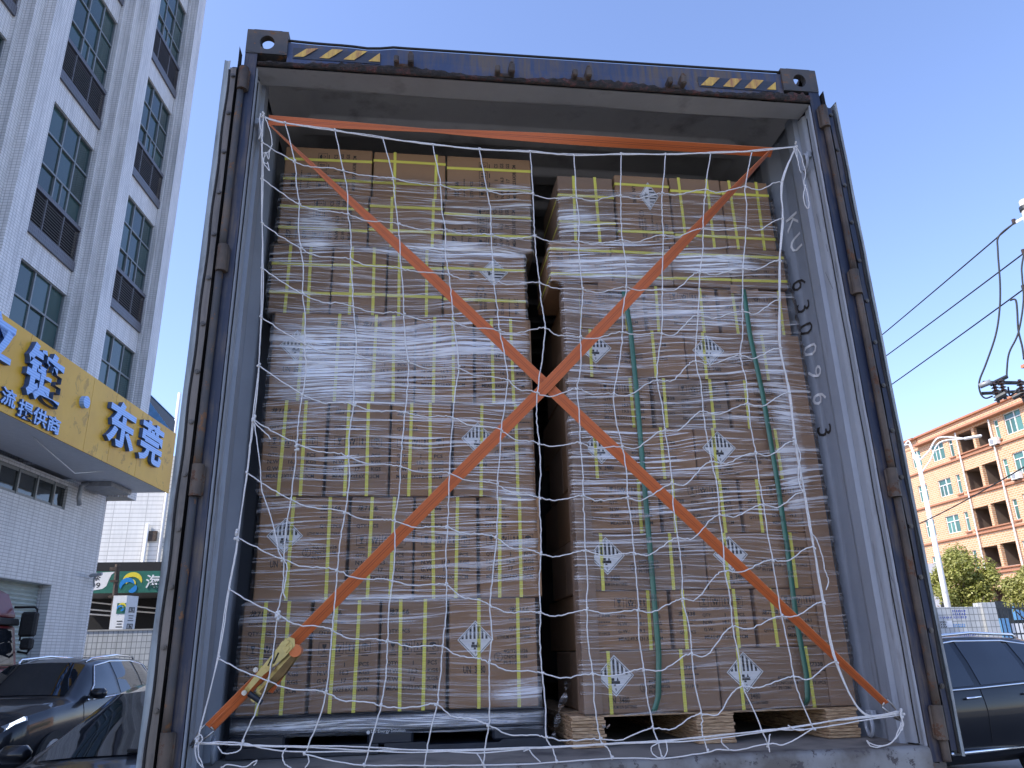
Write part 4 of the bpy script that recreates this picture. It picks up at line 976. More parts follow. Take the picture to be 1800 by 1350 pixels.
# ground floor under the canopy
gf = [fac(545/3, 900), fac(140, 900+770/3)]
SE = -.80
gx = fac(265/3, 900+400/3)[0]; gz = fac(100, 1030)[1]
b = MB()
gw0, gw1 = fac(0, 812)[0]-1.5, fac(127, 857)[0]; gwt, gwb = fac(64, 834)[1], fac(123, 900)[1]
b.box(gx, SE, -.02, .3, 0, lz(4.9)); b.box(gx-6, gx, -.02, .3, lz(gz), lz(gwb)); b.box(-26.5, gx-6, -.02, .3, 0, lz(4.9))
b.box(gx-6, gw0, -.02, .3, lz(gwb), lz(gwt)); b.box(gx-6, gx, -.02, .3, lz(gwt), lz(4.9))
b.box(gw1, gx, -.02, .3, lz(gwb), lz(gwt)) if gw1 < gx else None
b.build('ground_floor_wall', M['white_tile2'], tw, world=False)
part('ground_floor_side', M['white_tile2'], tw, (gx-30, SE, .3, .49, 0, lz(4.9)), world=False) if False else None
wn = part('window', M['alu'], tw, (gw0, gw1, .02, .06, lz(gwb), lz(gwb)+.07), (gw0, gw1, .02, .06, lz(gwt)-.07, lz(gwt)), world=False)
n = 6
for k in range(n):
    a = gw0+(gw1-gw0)*k/n; c = gw0+(gw1-gw0)*(k+1)/n
    part('pane', M['dark_glass'], wn, (a+.02, c-.02, .05, .06, lz(gwb)+.07, lz(gwt)-.07), world=False); part('mullion', M['alu'], wn, (c-.03, c+.03, .0, .07, lz(gwb), lz(gwt)), world=False)
b = MB(); zt = lz(gz); zz = 0
while zz < zt:
    b.add([(gx-5, .30, zz), (gx-.02, .30, zz), (gx-.02, .24, zz+.05), (gx-5, .24, zz+.05)], [(0, 1, 2, 3)]); b.add([(gx-5, .24, zz+.05), (gx-.02, .24, zz+.05), (gx-.02, .30, zz+.10), (gx-5, .30, zz+.10)], [(0, 1, 2, 3)]); zz += .10
b.build('roller_shutter', M['shutter'], tw, world=False)
part('shutter_jamb', M['grey_tile'], tw, (gx-.03, gx+.0, -.02, .3, 0, zt), world=False) if False else None
# canopy and the yellow signboard
cn = tower_frame('sign_canopy', 'yellow signboard canopy with blue lettering on the white block', 'sign')
OFF = 1.75
s_l, zt_l = fac(0, 550, OFF); s_r, zt_r = fac(308, 763, OFF); zb_r = fac(295, 865, OFF)[1]; zb_l = fac(0, 727, OFF)[1]
ST, SB = (zt_l+zt_r)/2, (zb_l+zb_r)/2
edges = [s_r] + [fac(px, py, OFF)[0] for px, py in ((243, 775), (197, 740), (148, 765), (52, 600))] + [s_l-3, s_l-8]
for k in range(len(edges)-1):
    part('board', M['sign_yellow'], cn, (edges[k+1]+.006, edges[k]-.006, -OFF-.03, -OFF, lz(SB), lz(ST)), world=False)
part('soffit', M['white_sign'], cn, (s_l-8, s_r-.02, -OFF+.001, -.03, lz(SB)+.03, lz(SB)+.10), world=False)
part('end_board', M['sign_yellow'], cn, (s_r-.03, s_r, -OFF+.001, -.35, lz(SB)+.11, lz(ST)-.01), world=False); part('top_sheet', M['grey_metal'], cn, (s_l-8, s_r-.04, -OFF+.002, -.76, lz(ST)-.06, lz(ST)-.03), world=False)
b = MB(); b.box(s_r-1.6, s_r-.4, -.9, -.1, lz(SB)-.10, lz(SB)+.02); b.build('bracket', M['grey_metal'], cn, world=False)
b = MB(); b.tube([(s_r-.9, -.3, lz(SB)-.05), (s_r-1.6, -.25, lz(SB)-.02), (s_r-1.75, -.2, lz(SB)-.12), (s_r-1.78, -.2, lz(SB)-.45), (s_r-1.70, -.2, lz(SB)-.62)], .06, 10); b.build('drain_pipe', M['grey_metal'], cn, world=False, smooth=True)
b = MB(); b.tube([(fac(50, 750, 1.2)[0], -1.3, lz(SB)+.03), (fac(50, 750, 1.2)[0]+2.1, -1.2, lz(SB)-.30), (fac(180, 815, 1.2)[0], -1.25, lz(SB)+.02)], .012, 5); b.build('hanging_wire', M['white_frame'], cn, world=False)
def letter(ch, px0, px1, pxm, pt, pb, name, dep=.10, bold=.03, px_mid_y=None):
    ym = (pt+pb)/2; sl = .62
    s0 = fac(px0, ym+(px0-pxm)*sl, OFF+.03)[0]; s1 = fac(px1, ym+(px1-pxm)*sl, OFF+.03)[0]; z1 = fac(pxm, pt, OFF+.03)[1]; z0 = fac(pxm, pb, OFF+.03)[1]
    bb = MB(); put_text(bb, ch, lambda a, c, d: (a, -OFF-.035-dep/2-d*dep/.2, c), s0, lz(z0), h=z1-z0, w=s1-s0, bold=bold, ext=.1, res=3)
    o = bb.build(name, [M['letter_blue'], M['letter_side']], cn, world=False)
    for pl in o.data.polygons:
        if abs(pl.normal.y) < .5: pl.material_index = 1
    return o
letter('应', -62, 15, -22, 538, 632, 'big_letter'); letter('链', 38, 101, 70, 610, 712, 'big_letter'); letter('东', 184, 231, 208, 706, 790, 'big_letter'); letter('莞', 240, 279, 260, 741, 818, 'big_letter')
for ch, a, c, m_, t_, b__ in (('物', -30, -8, -19, 664, 694), ('流', -2, 23, 10, 682, 715), ('提', 28, 53, 40, 704, 738), ('供', 54, 78, 66, 717, 750), ('商', 80, 101, 90, 731, 762)):
    letter(ch, a, c, m_, t_, b__, 'small_letter', .05, .02)
s_, z_ = fac(145, 707, OFF+.03); b = MB(); b.tube([(s_, -OFF-.03, lz(z_)), (s_, -OFF-.13, lz(z_))], .14, 20); o = b.build('dot', [M['letter_blue'], M['letter_side']], cn, world=False)
# blue corrugated roof beyond the block's end
ar = thing('awning_roof', 'small blue corrugated sheet roof behind the end of the yellow sign', 'awning')
pa = [at(232, 703, y=24.5), at(262, 702, y=24.5), at(298, 748, y=24.5)]
zc = pa[1].z; x0, x1 = pa[0].x-.5, pa[2].x+.2
part('dark_soffit', M['iron'], ar, (x0-2, pa[1].x+.2, 24.0, 27, zc-.9, zc-.05))
b = MB()
def aw(u, v): x = pa[1].x+.15+(x1-pa[1].x)*u; return (x, 23.6+.0*v, zc+.06-(x-pa[1].x)*1.25-.42*v + .012*math.sin(u*60))
b.grid(aw, 40, 4)
def aw2(u, v): x = x0-2+(pa[1].x+.15-x0+2)*u; return (x, 23.6+3.5*v, zc+.08+.02*math.sin(u*50))
b.grid(aw2, 60, 2); o = b.build('corrugated_sheet', M['blue_sheet'], ar); md = o.modifiers.new('s', 'SOLIDIFY'); md.thickness = .03

# ================================================================== far left yard
YF = 44.
fw_ = thing('far_building', 'sunlit cream tiled wall of the building behind the green shop sign', 'building', at(230, 1100, y=YF))
FL, FR = at(150, 900, y=YF).x-3, at(300, 900, y=YF).x+22
o = part('wall', M['cream_tile'], fw_, (FL, FR, YF, YF+6, GZ, at(240, 845, y=YF).z+1.5))
for px in (249, 276):
    p0, p1 = at(px, 1000, y=YF-.2), at(px+8, 921, y=YF-.2); b = MB(); b.tube([(p0.x, YF-.15, GZ+1), (p0.x, YF-.15, p1.z if px == 249 else p1.z+8)], .10, 8); b.build('drain_pipe', M['white_frame'], fw_, smooth=True)
p = at(267, 942, y=YF-.1); part('vent', M['rust'], fw_, (p.x-.25, p.x+.25, YF-.14, YF-.001, p.z-.28, p.z+.28))
# shop shed with the green sign
YS_ = 31.
shp = thing('paint_shop', 'open dark shop shed under a green sign with blue and yellow swirl', 'shop', at(225, 1110, y=YS_))
g0, g1 = at(152, 1026, y=YS_), at(330, 1026, y=YS_); zt, zb = at(225, 1004, y=YS_).z, at(225, 1042, y=YS_).z
gs = part('sign_board', M['green_sign'], shp, (g0.x-1.5, g1.x+5, YS_, YS_+.15, zb, zt))
pw = [at(a, c, y=YS_-.006) for a, c in ((150, 1008), (203, 1005), (196, 1010), (191, 1020), (187, 1030), (180, 1035), (170, 1037), (150, 1039))]
b = MB(); b.poly([(q.x, YS_-.006, q.z) for q in pw[::-1]]); b.build('white_panel', M['white_sign'], gs)
def swirl(parent, cx, cz, r_, y):
    def arc(ox, oz, ra, rb, a0, a1, mat, k):
        bb = MB(); n_ = 24; ou = []; inn = []
        for i in range(n_+1):
            a = R(a0+(a1-a0)*i/n_); f_ = math.sin(math.pi*i/n_)**.7; mid = (ra+rb)/2; hw = (rb-ra)/2*f_
            ou.append((cx+(ox+math.cos(a)*(mid+hw))*r_, y-k*.003, cz+(oz+math.sin(a)*(mid+hw))*r_)); inn.append((cx+(ox+math.cos(a)*(mid-hw))*r_, y-k*.003, cz+(oz+math.sin(a)*(mid-hw))*r_))
        for i in range(n_): bb.quad(ou[i], ou[i+1], inn[i+1], inn[i])
        bb.build('swirl', mat, parent)
    arc(.15, -.35, .75, 1.25, 165, 5, M['logo_yellow'], 1); arc(.05, -.45, .35, .62, 170, 0, M['logo_yellow'], 2); arc(-.25, -.62, .45, .95, 200, 20, M['logo_blue'], 3); arc(.1, -.62, .2, .75, 250, 380, M['logo_blue'], 4)
q = at(229, 1026, y=YS_); swirl(gs, q.x, q.z+.12, at(246, 1026, y=YS_).x-q.x, YS_-.008)
b = MB(); h0, h1 = at(255, 1034, y=YS_-.02), at(283, 1010, y=YS_-.02); put_text(b, '海', lambda a, c, d: (a, YS_-.02-d*.2, c), h0.x, h0.z, h=h1.z-h0.z, w=h1.x-h0.x, bold=.01, ext=.1); b.build('sign_letter', M['white_sign'], gs)
b = MB(); h0 = at(158, 1034, y=YS_-.02); put_text(b, '09', lambda a, c, d: (a, YS_-.012, c), at(159, 1034, y=YS_).x, h0.z, h=.22, w=.36, bold=.01); h0 = at(160, 1020, y=YS_); put_text(b, '漆', lambda a, c, d: (a, YS_-.012, c), h0.x, h0.z-.02, h=.32, w=.36, bold=.01); b.build('sign_digits', M['gasket'], gs)
part('back_wall', M['void'], shp, (g0.x-3, g1.x+6, YS_+7, YS_+7.2, GZ, zb+2)); part('roof', M['louvre'], shp, (g0.x-3, g1.x+6, YS_+.2, YS_+7, zb+.25, zb+.35)); part('end_wall', M['void'], shp, (g1.x+5.8, g1.x+6, YS_+.2, YS_+7, GZ, zb+.2))
for k, (px, py, w_) in enumerate(((170, 1062, 1.4), (172, 1075, 1.7), (172, 1083, 1.9), (255, 1070, 1.6), (250, 1078, 1.8))):
    p = at(px, py, y=YS_+6.5); b = MB(); b.tube([(p.x-w_/2, YS_+6.4, p.z+.15), (p.x+w_/2, YS_+6.4, p.z-.02)], .035, 5); b.build('skylight_strip', M['lamp_white'], shp)
for px in (205,):
    p0, p1 = at(207, 992, y=YS_-.5), at(196, 1108, y=YS_-.5)
    po = thing('rusty_pole', 'rusty brown pole standing before the green shop sign', 'pole', (p1.x, YS_-.5, GZ)); b = MB(); b.tube([(p1.x+.15, YS_-.5, GZ), (p0.x-.0, YS_-.5, p0.z)], .10, 8); b.build('post', M['rust'], po)
    b = MB(); b.box(p0.x-.16, p0.x+.12, YS_-.62, YS_-.42, p0.z-.7, p0.z-.62); b.box(p0.x-.14, p0.x+.1, YS_-.64, YS_-.4, p0.z-1.3, p0.z-1.22); b.box(p0.x-.25, p0.x, YS_-.6, YS_-.45, p0.z-.25, p0.z-.12); b.build('clamp', M['rust'], po)
YP = 29.
a0, a1, a2 = at(200, 1047, y=YP), at(224, 1046, y=YP), at(236, 1047, y=YP)
ps = thing('pillar_sign', 'white pillar sign with blue and yellow logo and a large character', 'sign', (a0.x, YP, GZ)); b = MB()
b.prism([(a0.x, YP, GZ), (a1.x, YP, GZ), (a2.x, YP+.5, GZ), (a0.x, YP+.5, GZ)], (0, 0, a0.z-GZ)); b.build('pillar', M['white_sign'], ps, fix=True)
l0, l1 = at(204, 1079, y=YP), at(222, 1060, y=YP); lo = part('logo_panel', M['green_sign'], ps, (l0.x, l1.x, YP-.012, YP-.001, l0.z, l1.z)); swirl(lo, (l0.x+l1.x)/2, (l0.z+l1.z)/2+.08, (l1.x-l0.x)*.45, YP-.016)
b = MB(); h0, h1 = at(203, 1103, y=YP), at(216, 1091, y=YP); put_text(b, '三', lambda a, c, d: (a, YP-.006, c), h0.x, h0.z, h=h1.z-h0.z, w=h1.x-h0.x, bold=.02); b.build('character', M['gasket'], ps)
b = MB(); dd = Vector((a2.x-a1.x, .5, 0)); 
for i, ch in enumerate('国三国六'):
    put_text(b, ch, lambda a, c, d: (a1.x+dd.x*a+.006, YP+dd.y*a-.006, c), .3, a0.z-.62-i*.30, h=.2, w=.5, bold=.01)
b.build('side_text', M['gasket'], ps)
# low tiled wall before the shop and its kerb
YW = 26.5
w0_, w1_ = at(130, 1112, y=YW), at(330, 1105, y=YW)
lw = thing('low_tile_wall', 'low grey tiled boundary wall left of the container', 'wall', (w0_.x, YW, GZ)); part('wall', M['fence_tile'], lw, (w0_.x-.8, w1_.x+3, YW, YW+.25, GZ, (w0_.z+w1_.z)/2))
part('coping', M['concrete'], lw, (w0_.x-.8, w1_.x+3, YW-.03, YW+.28, (w0_.z+w1_.z)/2, (w0_.z+w1_.z)/2+.05))
cc = thing('security_camera', 'small security camera on a bracket at the corner of the white block', 'camera', at(163, 1015, y=20.)); p = at(168, 1011, y=20.)
b = MB(); b.tube([p+Vector((-.14, 0, -.02)), p+Vector((.18, -.05, .03))], .045, 8); b.build('body', M['grey_metal'], cc); b = MB(); b.tube([p+Vector((-.02, .1, 0)), p+Vector((-.1, .2, -.08)), p+Vector((-.1, .25, -.3))], .025, 6); b.build('bracket', M['grey_metal'], cc)

# ================================================================== vehicles
def lerp(a, c, t_): return a+(c-a)*t_
class Car:
    """body lofted through stations; local +x is the nose, y left, z up from the road"""
    def __init__(s, st): s.st = st
    def sec(s, x):
        st = s.st
        if x >= st[0][0]: q = st[0][1:]
        elif x <= st[-1][0]: q = st[-1][1:]
        else:
            for a, c in zip(st, st[1:]):
                if c[0] <= x <= a[0]:
                    t_ = (a[0]-x)/(a[0]-c[0]); q = [lerp(i, j, t_) for i, j in zip(a[1:], c[1:])]; break
        zb, w_, zs, zbelt, wg, zt = q
        return [(0, zb), (w_*.8, zb), (w_*.96, zb+.10), (w_, zs-.12), (w_*.985, zs), (w_*.95, zbelt), (lerp(w_*.95, wg, .5)+.012, lerp(zbelt, zt-.05, .52)), (wg, zt-.055), (wg*.90, zt-.014), (wg*.55, zt+.004), (0, zt+.012)]
    def pt(s, x, k):
        P = s.sec(x); i = min(int(k), len(P)-2); t_ = k-i; return lerp(P[i][0], P[i+1][0], t_), lerp(P[i][1], P[i+1][1], t_)
    def patch(s, c, side, nu=8, nv=6, off=.006, b=None):
        """c = four (x, k) corners; returns a sheet proud of the body"""
        b = b or MB()
        def P(u, v):
            x = lerp(lerp(c[0][0], c[1][0], u), lerp(c[3][0], c[2][0], u), v); k = lerp(lerp(c[0][1], c[1][1], u), lerp(c[3][1], c[2][1], u), v)
            y, z = s.pt(x, k); y2, z2 = s.pt(x, min(10, k+.05)); y1, z1 = s.pt(x, max(0, k-.05)); n_ = Vector((0, z2-z1, -(y2-y1)))
            n_ = n_.normalized() if n_.length > 1e-7 else Vector((0, 0, 1))
            e = .05; ya, za = s.pt(x+e, k); yb, zb = s.pt(x-e, k); tx = Vector((2*e, ya-yb, za-zb)); tv = Vector((0, y2-y1, z2-z1)); nn = tx.cross(tv)
            nn = nn.normalized() if nn.length > 1e-9 else n_
            if nn.z < 0 and k > 8: nn = -nn
            if nn.y < 0 and k <= 8: nn = -nn
            q = Vector((x, y, z))+nn*off; return (q.x, q.y*side, q.z)
        b.grid(P, nu, nv); return b
def make_car(name, label, loc, rz, st, wins, mats, wheels, Lh, extra=None):
    t_ = thing(name, label, 'car', loc, rz); c = Car(st); b = MB(); xs = [st[0][0]-(st[0][0]-st[-1][0])*i/70 for i in range(71)]; n = 11
    for s in (1, -1):
        for i in range(70):
            P, Q = c.sec(xs[i]), c.sec(xs[i+1])
            for k in range(n-1): b.quad((xs[i], P[k][0]*s, P[k][1]), (xs[i+1], Q[k][0]*s, Q[k][1]), (xs[i+1], Q[k+1][0]*s, Q[k+1][1]), (xs[i], P[k+1][0]*s, P[k+1][1]))
        for x in (xs[0], xs[-1]):
            P = c.sec(x); b.poly([(x, y*s, z) for y, z in P])
    o = b.build('body', mats[0], t_, world=False, smooth=True, ang=55, fix=True)
    bb = bmesh.new(); bb.from_mesh(o.data); bmesh.ops.remove_doubles(bb, verts=bb.verts, dist=.0005); bmesh.ops.recalc_face_normals(bb, faces=bb.faces); bb.to_mesh(o.data); bb.free()
    for nm_, cs, sides, mt in wins:
        for s in sides: c.patch(cs, s).build(nm_, mt, t_, world=False, smooth=True, fix=True)
    for x in wheels:
        for s in (1, -1):
            b = MB(); b.tube([(x, s*(st[3][2]-.24), .36), (x, s*(st[3][2]+.005), .36)], .36, 26); wh = b.build('wheel', M['tyre'], t_, world=False, smooth=True, ang=40)
            b = MB(); b.tube([(x, s*(st[3][2]-.02), .36), (x, s*(st[3][2]+.014), .36)], .25, 20); b.build('rim', M['grey_metal'], wh, world=False)
    return t_, c
def chrome_line(c, t_, pts, side, r_=.012, name='chrome_trim', mat=None):
    b = MB(); P = []
    for x, k in pts:
        y, z = c.pt(x, k); P.append((x, (y+.012)*side, z))
    b.tube(P, r_, 6); return b.build(name, mat or M['chrome'], t_, world=False, smooth=True)
# station: x, z bottom, half width, shoulder z, belt z, roof half width, top z
SUV = [(2.42, .45, .62, .62, .66, .50, .70), (2.36, .35, .80, .70, .80, .66, .88), (2.15, .30, .90, .80, .94, .80, 1.00), (1.6, .28, .95, .88, 1.01, .86, 1.07), (.98, .28, .96, .92, 1.05, .86, 1.12), (.75, .28, .96, .93, 1.06, .80, 1.25), (.18, .28, .97, .94, 1.07, .66, 1.60), (-.2, .28, .97, .94, 1.08, .645, 1.665), (-.9, .28, .97, .95, 1.10, .64, 1.685), (-1.7, .30, .96, .97, 1.13, .62, 1.65), (-2.1, .34, .94, .98, 1.15, .60, 1.58), (-2.35, .40, .90, .95, 1.12, .60, 1.20), (-2.45, .50, .80, .80, .95, .60, 1.00)]
G = M['car_glass']
suvw = [('windshield', [(.92, 8.2), (.92, 10), (.16, 10), (.20, 8.0)], (1, -1), G), ('side_window', [(.55, 5.12), (-.42, 5.12), (-.42, 6.95), (.10, 6.9)], (1, -1), G), ('side_window', [(-.52, 5.12), (-1.35, 5.14), (-1.30, 6.95), (-.52, 6.95)], (1, -1), G), ('side_window', [(-1.42, 5.14), (-2.0, 5.3), (-1.85, 6.8), (-1.40, 6.95)], (1, -1), G)]
def finish_suv(t_, c, sides=(1, -1), lit=False):
    for s in sides:
        chrome_line(c, t_, [(.62, 5.02), (-.5, 5.02), (-1.4, 5.04), (-2.02, 5.2)], s); chrome_line(c, t_, [(.62, 5.02), (.30, 6.0), (.06, 6.98), (-.5, 7.05), (-1.3, 7.05), (-1.86, 6.92), (-2.02, 5.2)], s)
        chrome_line(c, t_, [(1.4, 2.1), (0, 2.1), (-1.5, 2.1)], s, .022, 'sill_trim')
        b = MB(); P = [(.05, 8.25), (-.05, 8.1), (-.9, 8.05), (-1.65, 8.1), (-1.8, 8.3)]; P3 = []
        for i, (x, k) in enumerate(P): y, z = c.pt(x, k); P3.append((x, y*s, z+(.045 if 0 < i < 4 else .0)))
        b.tube(P3, .018, 8); b.build('roof_rail', M['chrome'], t_, world=False, smooth=True)
        for x in (-.30, -1.22):
            y, z = c.pt(x, 4.35); b = MB(); b.tube([(x+.11, (y+.028)*s, z), (x-.11, (y+.028)*s, z+.01)], .013, 8); h = b.build('door_handle', M['chrome'], t_, world=False, smooth=True)
        for x in (.75, -.48, -1.40):
            b = MB(); P3 = []
            for k in range(9):
                kk = 2.3+k*.33; y, z = c.pt(x, kk); P3.append((x, (y+.002)*s, z))
            b.tube(P3, .004, 4); b.build('door_seam', M['gasket'], t_, world=False)
        b = MB(); y, z = c.pt(.60, 5.1); b.obox(Vector((.56, (y+.13)*s, z+.08)), (.07, 0, 0), (0, .12, 0), (0, 0, .075), c=.045); mi = b.build('mirror', M['car_black'], t_, world=False, smooth=True)
        b = MB(); b.obox(Vector((.58, (y+.02)*s, z+.03)), (.03, 0, 0), (0, .06, 0), (0, 0, .02)); b.build('mirror_stalk', M['car_black'], mi, world=False)
        b = c.patch([(2.37, 5.2), (2.12, 4.6), (2.12, 6.2), (2.34, 7.2)], s, off=.008); hl = b.build('headlight', M['lens'], t_, world=False, smooth=True)
        if lit:
            for q in range(3):
                b = c.patch([(2.36-.03*q, 5.3+.45*q), (2.16, 4.8+.4*q), (2.16, 4.98+.4*q), (2.35-.03*q, 5.48+.45*q)], s, off=.014); b.build('light_strip', M['headlight'], hl, world=False, smooth=True)
    b = MB(); b.obox(Vector((2.40, 0, .62)), (.03, 0, 0), (0, .48, 0), (0, 0, .14), c=.02); gr = b.build('grille', M['gasket'], t_, world=False)
    for k in range(4): b = MB(); b.obox(Vector((2.435, 0, .53+k*.06)), (.008, 0, 0), (0, .46, 0), (0, 0, .008)); b.build('grille_bar', M['chrome'], gr, world=False)
t_, c = make_car('parked_suv', 'shiny black SUV facing us with headlight on, in front of the white block', (-6.3, 11.5, GZ), R(-95), SUV, suvw, [M['car_black']], (1.5, -1.45), 2.4); finish_suv(t_, c, lit=True)
t_, c = make_car('parked_suv', 'black SUV seen from the side, right of the container', (5.5, 7.2, GZ), R(192), SUV, suvw, [M['car_black']], (1.5, -1.45), 2.4); finish_suv(t_, c)
SED = [(2.35, .35, .70, .55, .60, .55, .64), (2.2, .25, .84, .66, .74, .72, .80), (1.5, .22, .90, .78, .88, .80, .93), (.95, .22, .91, .82, .93, .80, .98), (.75, .22, .91, .83, .94, .76, 1.06), (.0, .22, .91, .84, .95, .60, 1.38), (-.4, .22, .91, .85, .96, .58, 1.44), (-1.1, .22, .91, .86, .97, .56, 1.42), (-1.8, .24, .90, .88, .98, .60, 1.15), (-2.1, .26, .88, .88, .97, .66, 1.02), (-2.35, .40, .80, .80, .92, .66, .96)]
sedw = [('windshield', [(.90, 8.1), (.90, 10), (-.02, 10), (.0, 7.7)], (1, -1), G), ('side_window', [(.50, 5.15), (-.40, 5.15), (-.40, 6.9), (.0, 6.85)], (1, -1), G), ('side_window', [(-.48, 5.15), (-1.4, 5.2), (-1.2, 6.7), (-.48, 6.9)], (1, -1), G)]
t_, c = make_car('parked_sedan', 'black saloon car close beside the container, its windscreen facing us', (-2.36, 4.5, GZ), R(-91), SED, sedw, [M['car_black']], (1.45, -1.4), 2.3)
b = MB(); b.tube([(.93, .55, 1.0), (.90, .1, 1.03), (.88, -.1, 1.04)], .012, 5); b.build('wiper', M['gasket'], t_, world=False)
for s in (1, -1):
    chrome_line(c, t_, [(.55, 5.05), (-.5, 5.05), (-1.5, 5.1)], s, .008)
    b = MB(); y, z = c.pt(.60, 5.1); b.obox(Vector((.58, (y+.12)*s, z+.06)), (.06, 0, 0), (0, .11, 0), (0, 0, .06), c=.04); b.build('mirror', M['car_black'], t_, world=False, smooth=True)
    c.patch([(2.28, 5.2), (2.0, 4.6), (2.0, 6.0), (2.25, 7.0)], s, off=.008).build('headlight', M['lens'], t_, world=False, smooth=True)
# red truck cab at the left edge, nose to the right
YT = 13.0; tx = at(46, 1090, y=YT+2.3); X1 = tx.x
tk = thing('truck_cab', 'red lorry cab with black mirrors at the left edge', 'truck', (X1-.9, YT+1.2, GZ))
def cabx(z):
    for (z0, a), (z1, c_) in zip(((0, -.02), (.5, .0), (1.2, .02), (1.55, .0), (2.05, -.10), (2.1, -.12), (2.55, -.20), (3.0, -.42), (3.15, -.75)), ((.5, .0), (1.2, .02), (1.55, .0), (2.05, -.10), (2.1, -.12), (2.55, -.20), (3.0, -.42), (3.15, -.75), (3.17, -1.0))):
        if z0 <= z <= z1: return lerp(a, c_, (z-z0)/(z1-z0))
    return -1.
def cab(name, mat, z0, z1, off=0., nb_=8, y0=0., y1=2.3):
    b = MB(); zs = [z0+(z1-z0)*i/nb_ for i in range(nb_+1)]; pr = [(X1-1.7, z0)]+[(X1+cabx(z)+off, z) for z in zs]+[(X1-1.7, z1)]
    b.prism([(x, YT+y0, GZ+z) for x, z in pr], (0, y1-y0, 0)); o = b.build(name, mat, tk, fix=True); md = o.modifiers.new('b', 'BEVEL'); md.width = .05; md.segments = 3; md.limit_method = 'ANGLE'; md.angle_limit = R(40); return o
cab('lower_cab', M['car_red'], .45, 1.52); cab('upper_cab', M['car_red'], 1.525, 2.35, -.02); cab('roof_fairing', M['car_red'], 2.5, 3.16); cab('roof_band', M['gasket'], 2.355, 2.495, .06, 4)
cab('windscreen', M['car_glass'], 1.56, 2.30, .004, 8, .15, 2.15)
part('side_glass', M['car_glass'], tk, (X1-1.15, X1-.32, YT-.012, YT-.002, GZ+1.6, GZ+2.28)); part('window_seal', M['gasket'], tk, (X1-1.2, X1-.27, YT-.006, YT-.001, GZ+1.55, GZ+2.33))
b = MB(); b.tube([(X1+.03, YT+.5, GZ+1.57), (X1-.03, YT+1.1, GZ+1.85)], .014, 5); b.build('wiper', M['gasket'], tk)
YM = YT+2.35; m0, m1 = at(42, 1076, y=YM-.1), at(62, 1119, y=YM-.1); m2, m3 = at(40, 1122, y=YM-.1), at(57, 1142, y=YM-.1)
part('mirror', M['gasket'], tk, (m0.x, m1.x, YM-.22, YM-.04, m1.z, m0.z), c=.04); part('wide_mirror', M['gasket'], tk, (m2.x, m3.x, YM-.22, YM-.04, m3.z, m2.z), c=.04)
b = MB(); b.tube([(X1-.25, YM-.1, m0.z+.10), ((X1+m1.x)/2, YM-.05, m0.z+.10), (m1.x-.05, YM-.1, m0.z+.05), (m1.x-.04, YM-.1, m0.z-.1)], .024, 6); b.tube([(X1-.05, YM-.1, m3.z-.03), ((X1+m3.x)/2, YM-.05, m3.z-.07), (m3.x-.05, YM-.1, m3.z+.02)], .024, 6); b.tube([(m0.x+.03, YM-.13, m1.z+.02), (m0.x+.03, YM-.13, m2.z-.05)], .02, 6); b.build('mirror_arm', M['gasket'], tk, smooth=True)
for x in (X1-.75,):
    for y in (YT+.2, YT+2.1):
        b = MB(); b.tube([(x, y-.15, GZ+.5), (x, y+.15, GZ+.5)], .5, 24); b.build('wheel', M['tyre'], tk, smooth=True, ang=40)

# ================================================================== orange apartment block
XO = 46.
ob_ = thing('apartment_block', 'sunlit orange brick apartment block with green glazed windows and balconies', 'building', (XO, 0, GZ), R(-90))
def U(px, py): p = at(px, py, x=XO); return -p.y, p.z-GZ
SH = 3.22; US, UE = -75., -38.
NF = 6; ZT = 15.75+1.15-.55      # floor line of the top storey (local z)
fl_z = [ZT-SH*i for i in range(NF)]
opens = []   # (u0, u1, z0, z1, kind)
lay = [(-62.6, -61.3, .30, 1.80, 'w'), (-59.75, -58.05, .22, 1.72, 'w'), (-57.35, -56.85, .10, 1.72, 'n'), (-56.25, -54.35, .05, 1.80, 'b'), (-54.05, -52.35, .05, 1.85, 'b'), (-51.75, -51.25, .15, 1.75, 'n'), (-50.6, -48.8, .25, 1.95, 'w'), (-47.9, -47.3, .15, 1.75, 'n'), (-46.5, -44.8, .05, 1.85, 'b'), (-43.5, -41.8, .22, 1.8, 'w')]
for zf in fl_z:
    for u0, u1, a, c, k in lay: opens.append((u0, u1, zf+.25+a, zf+.25+c, k))
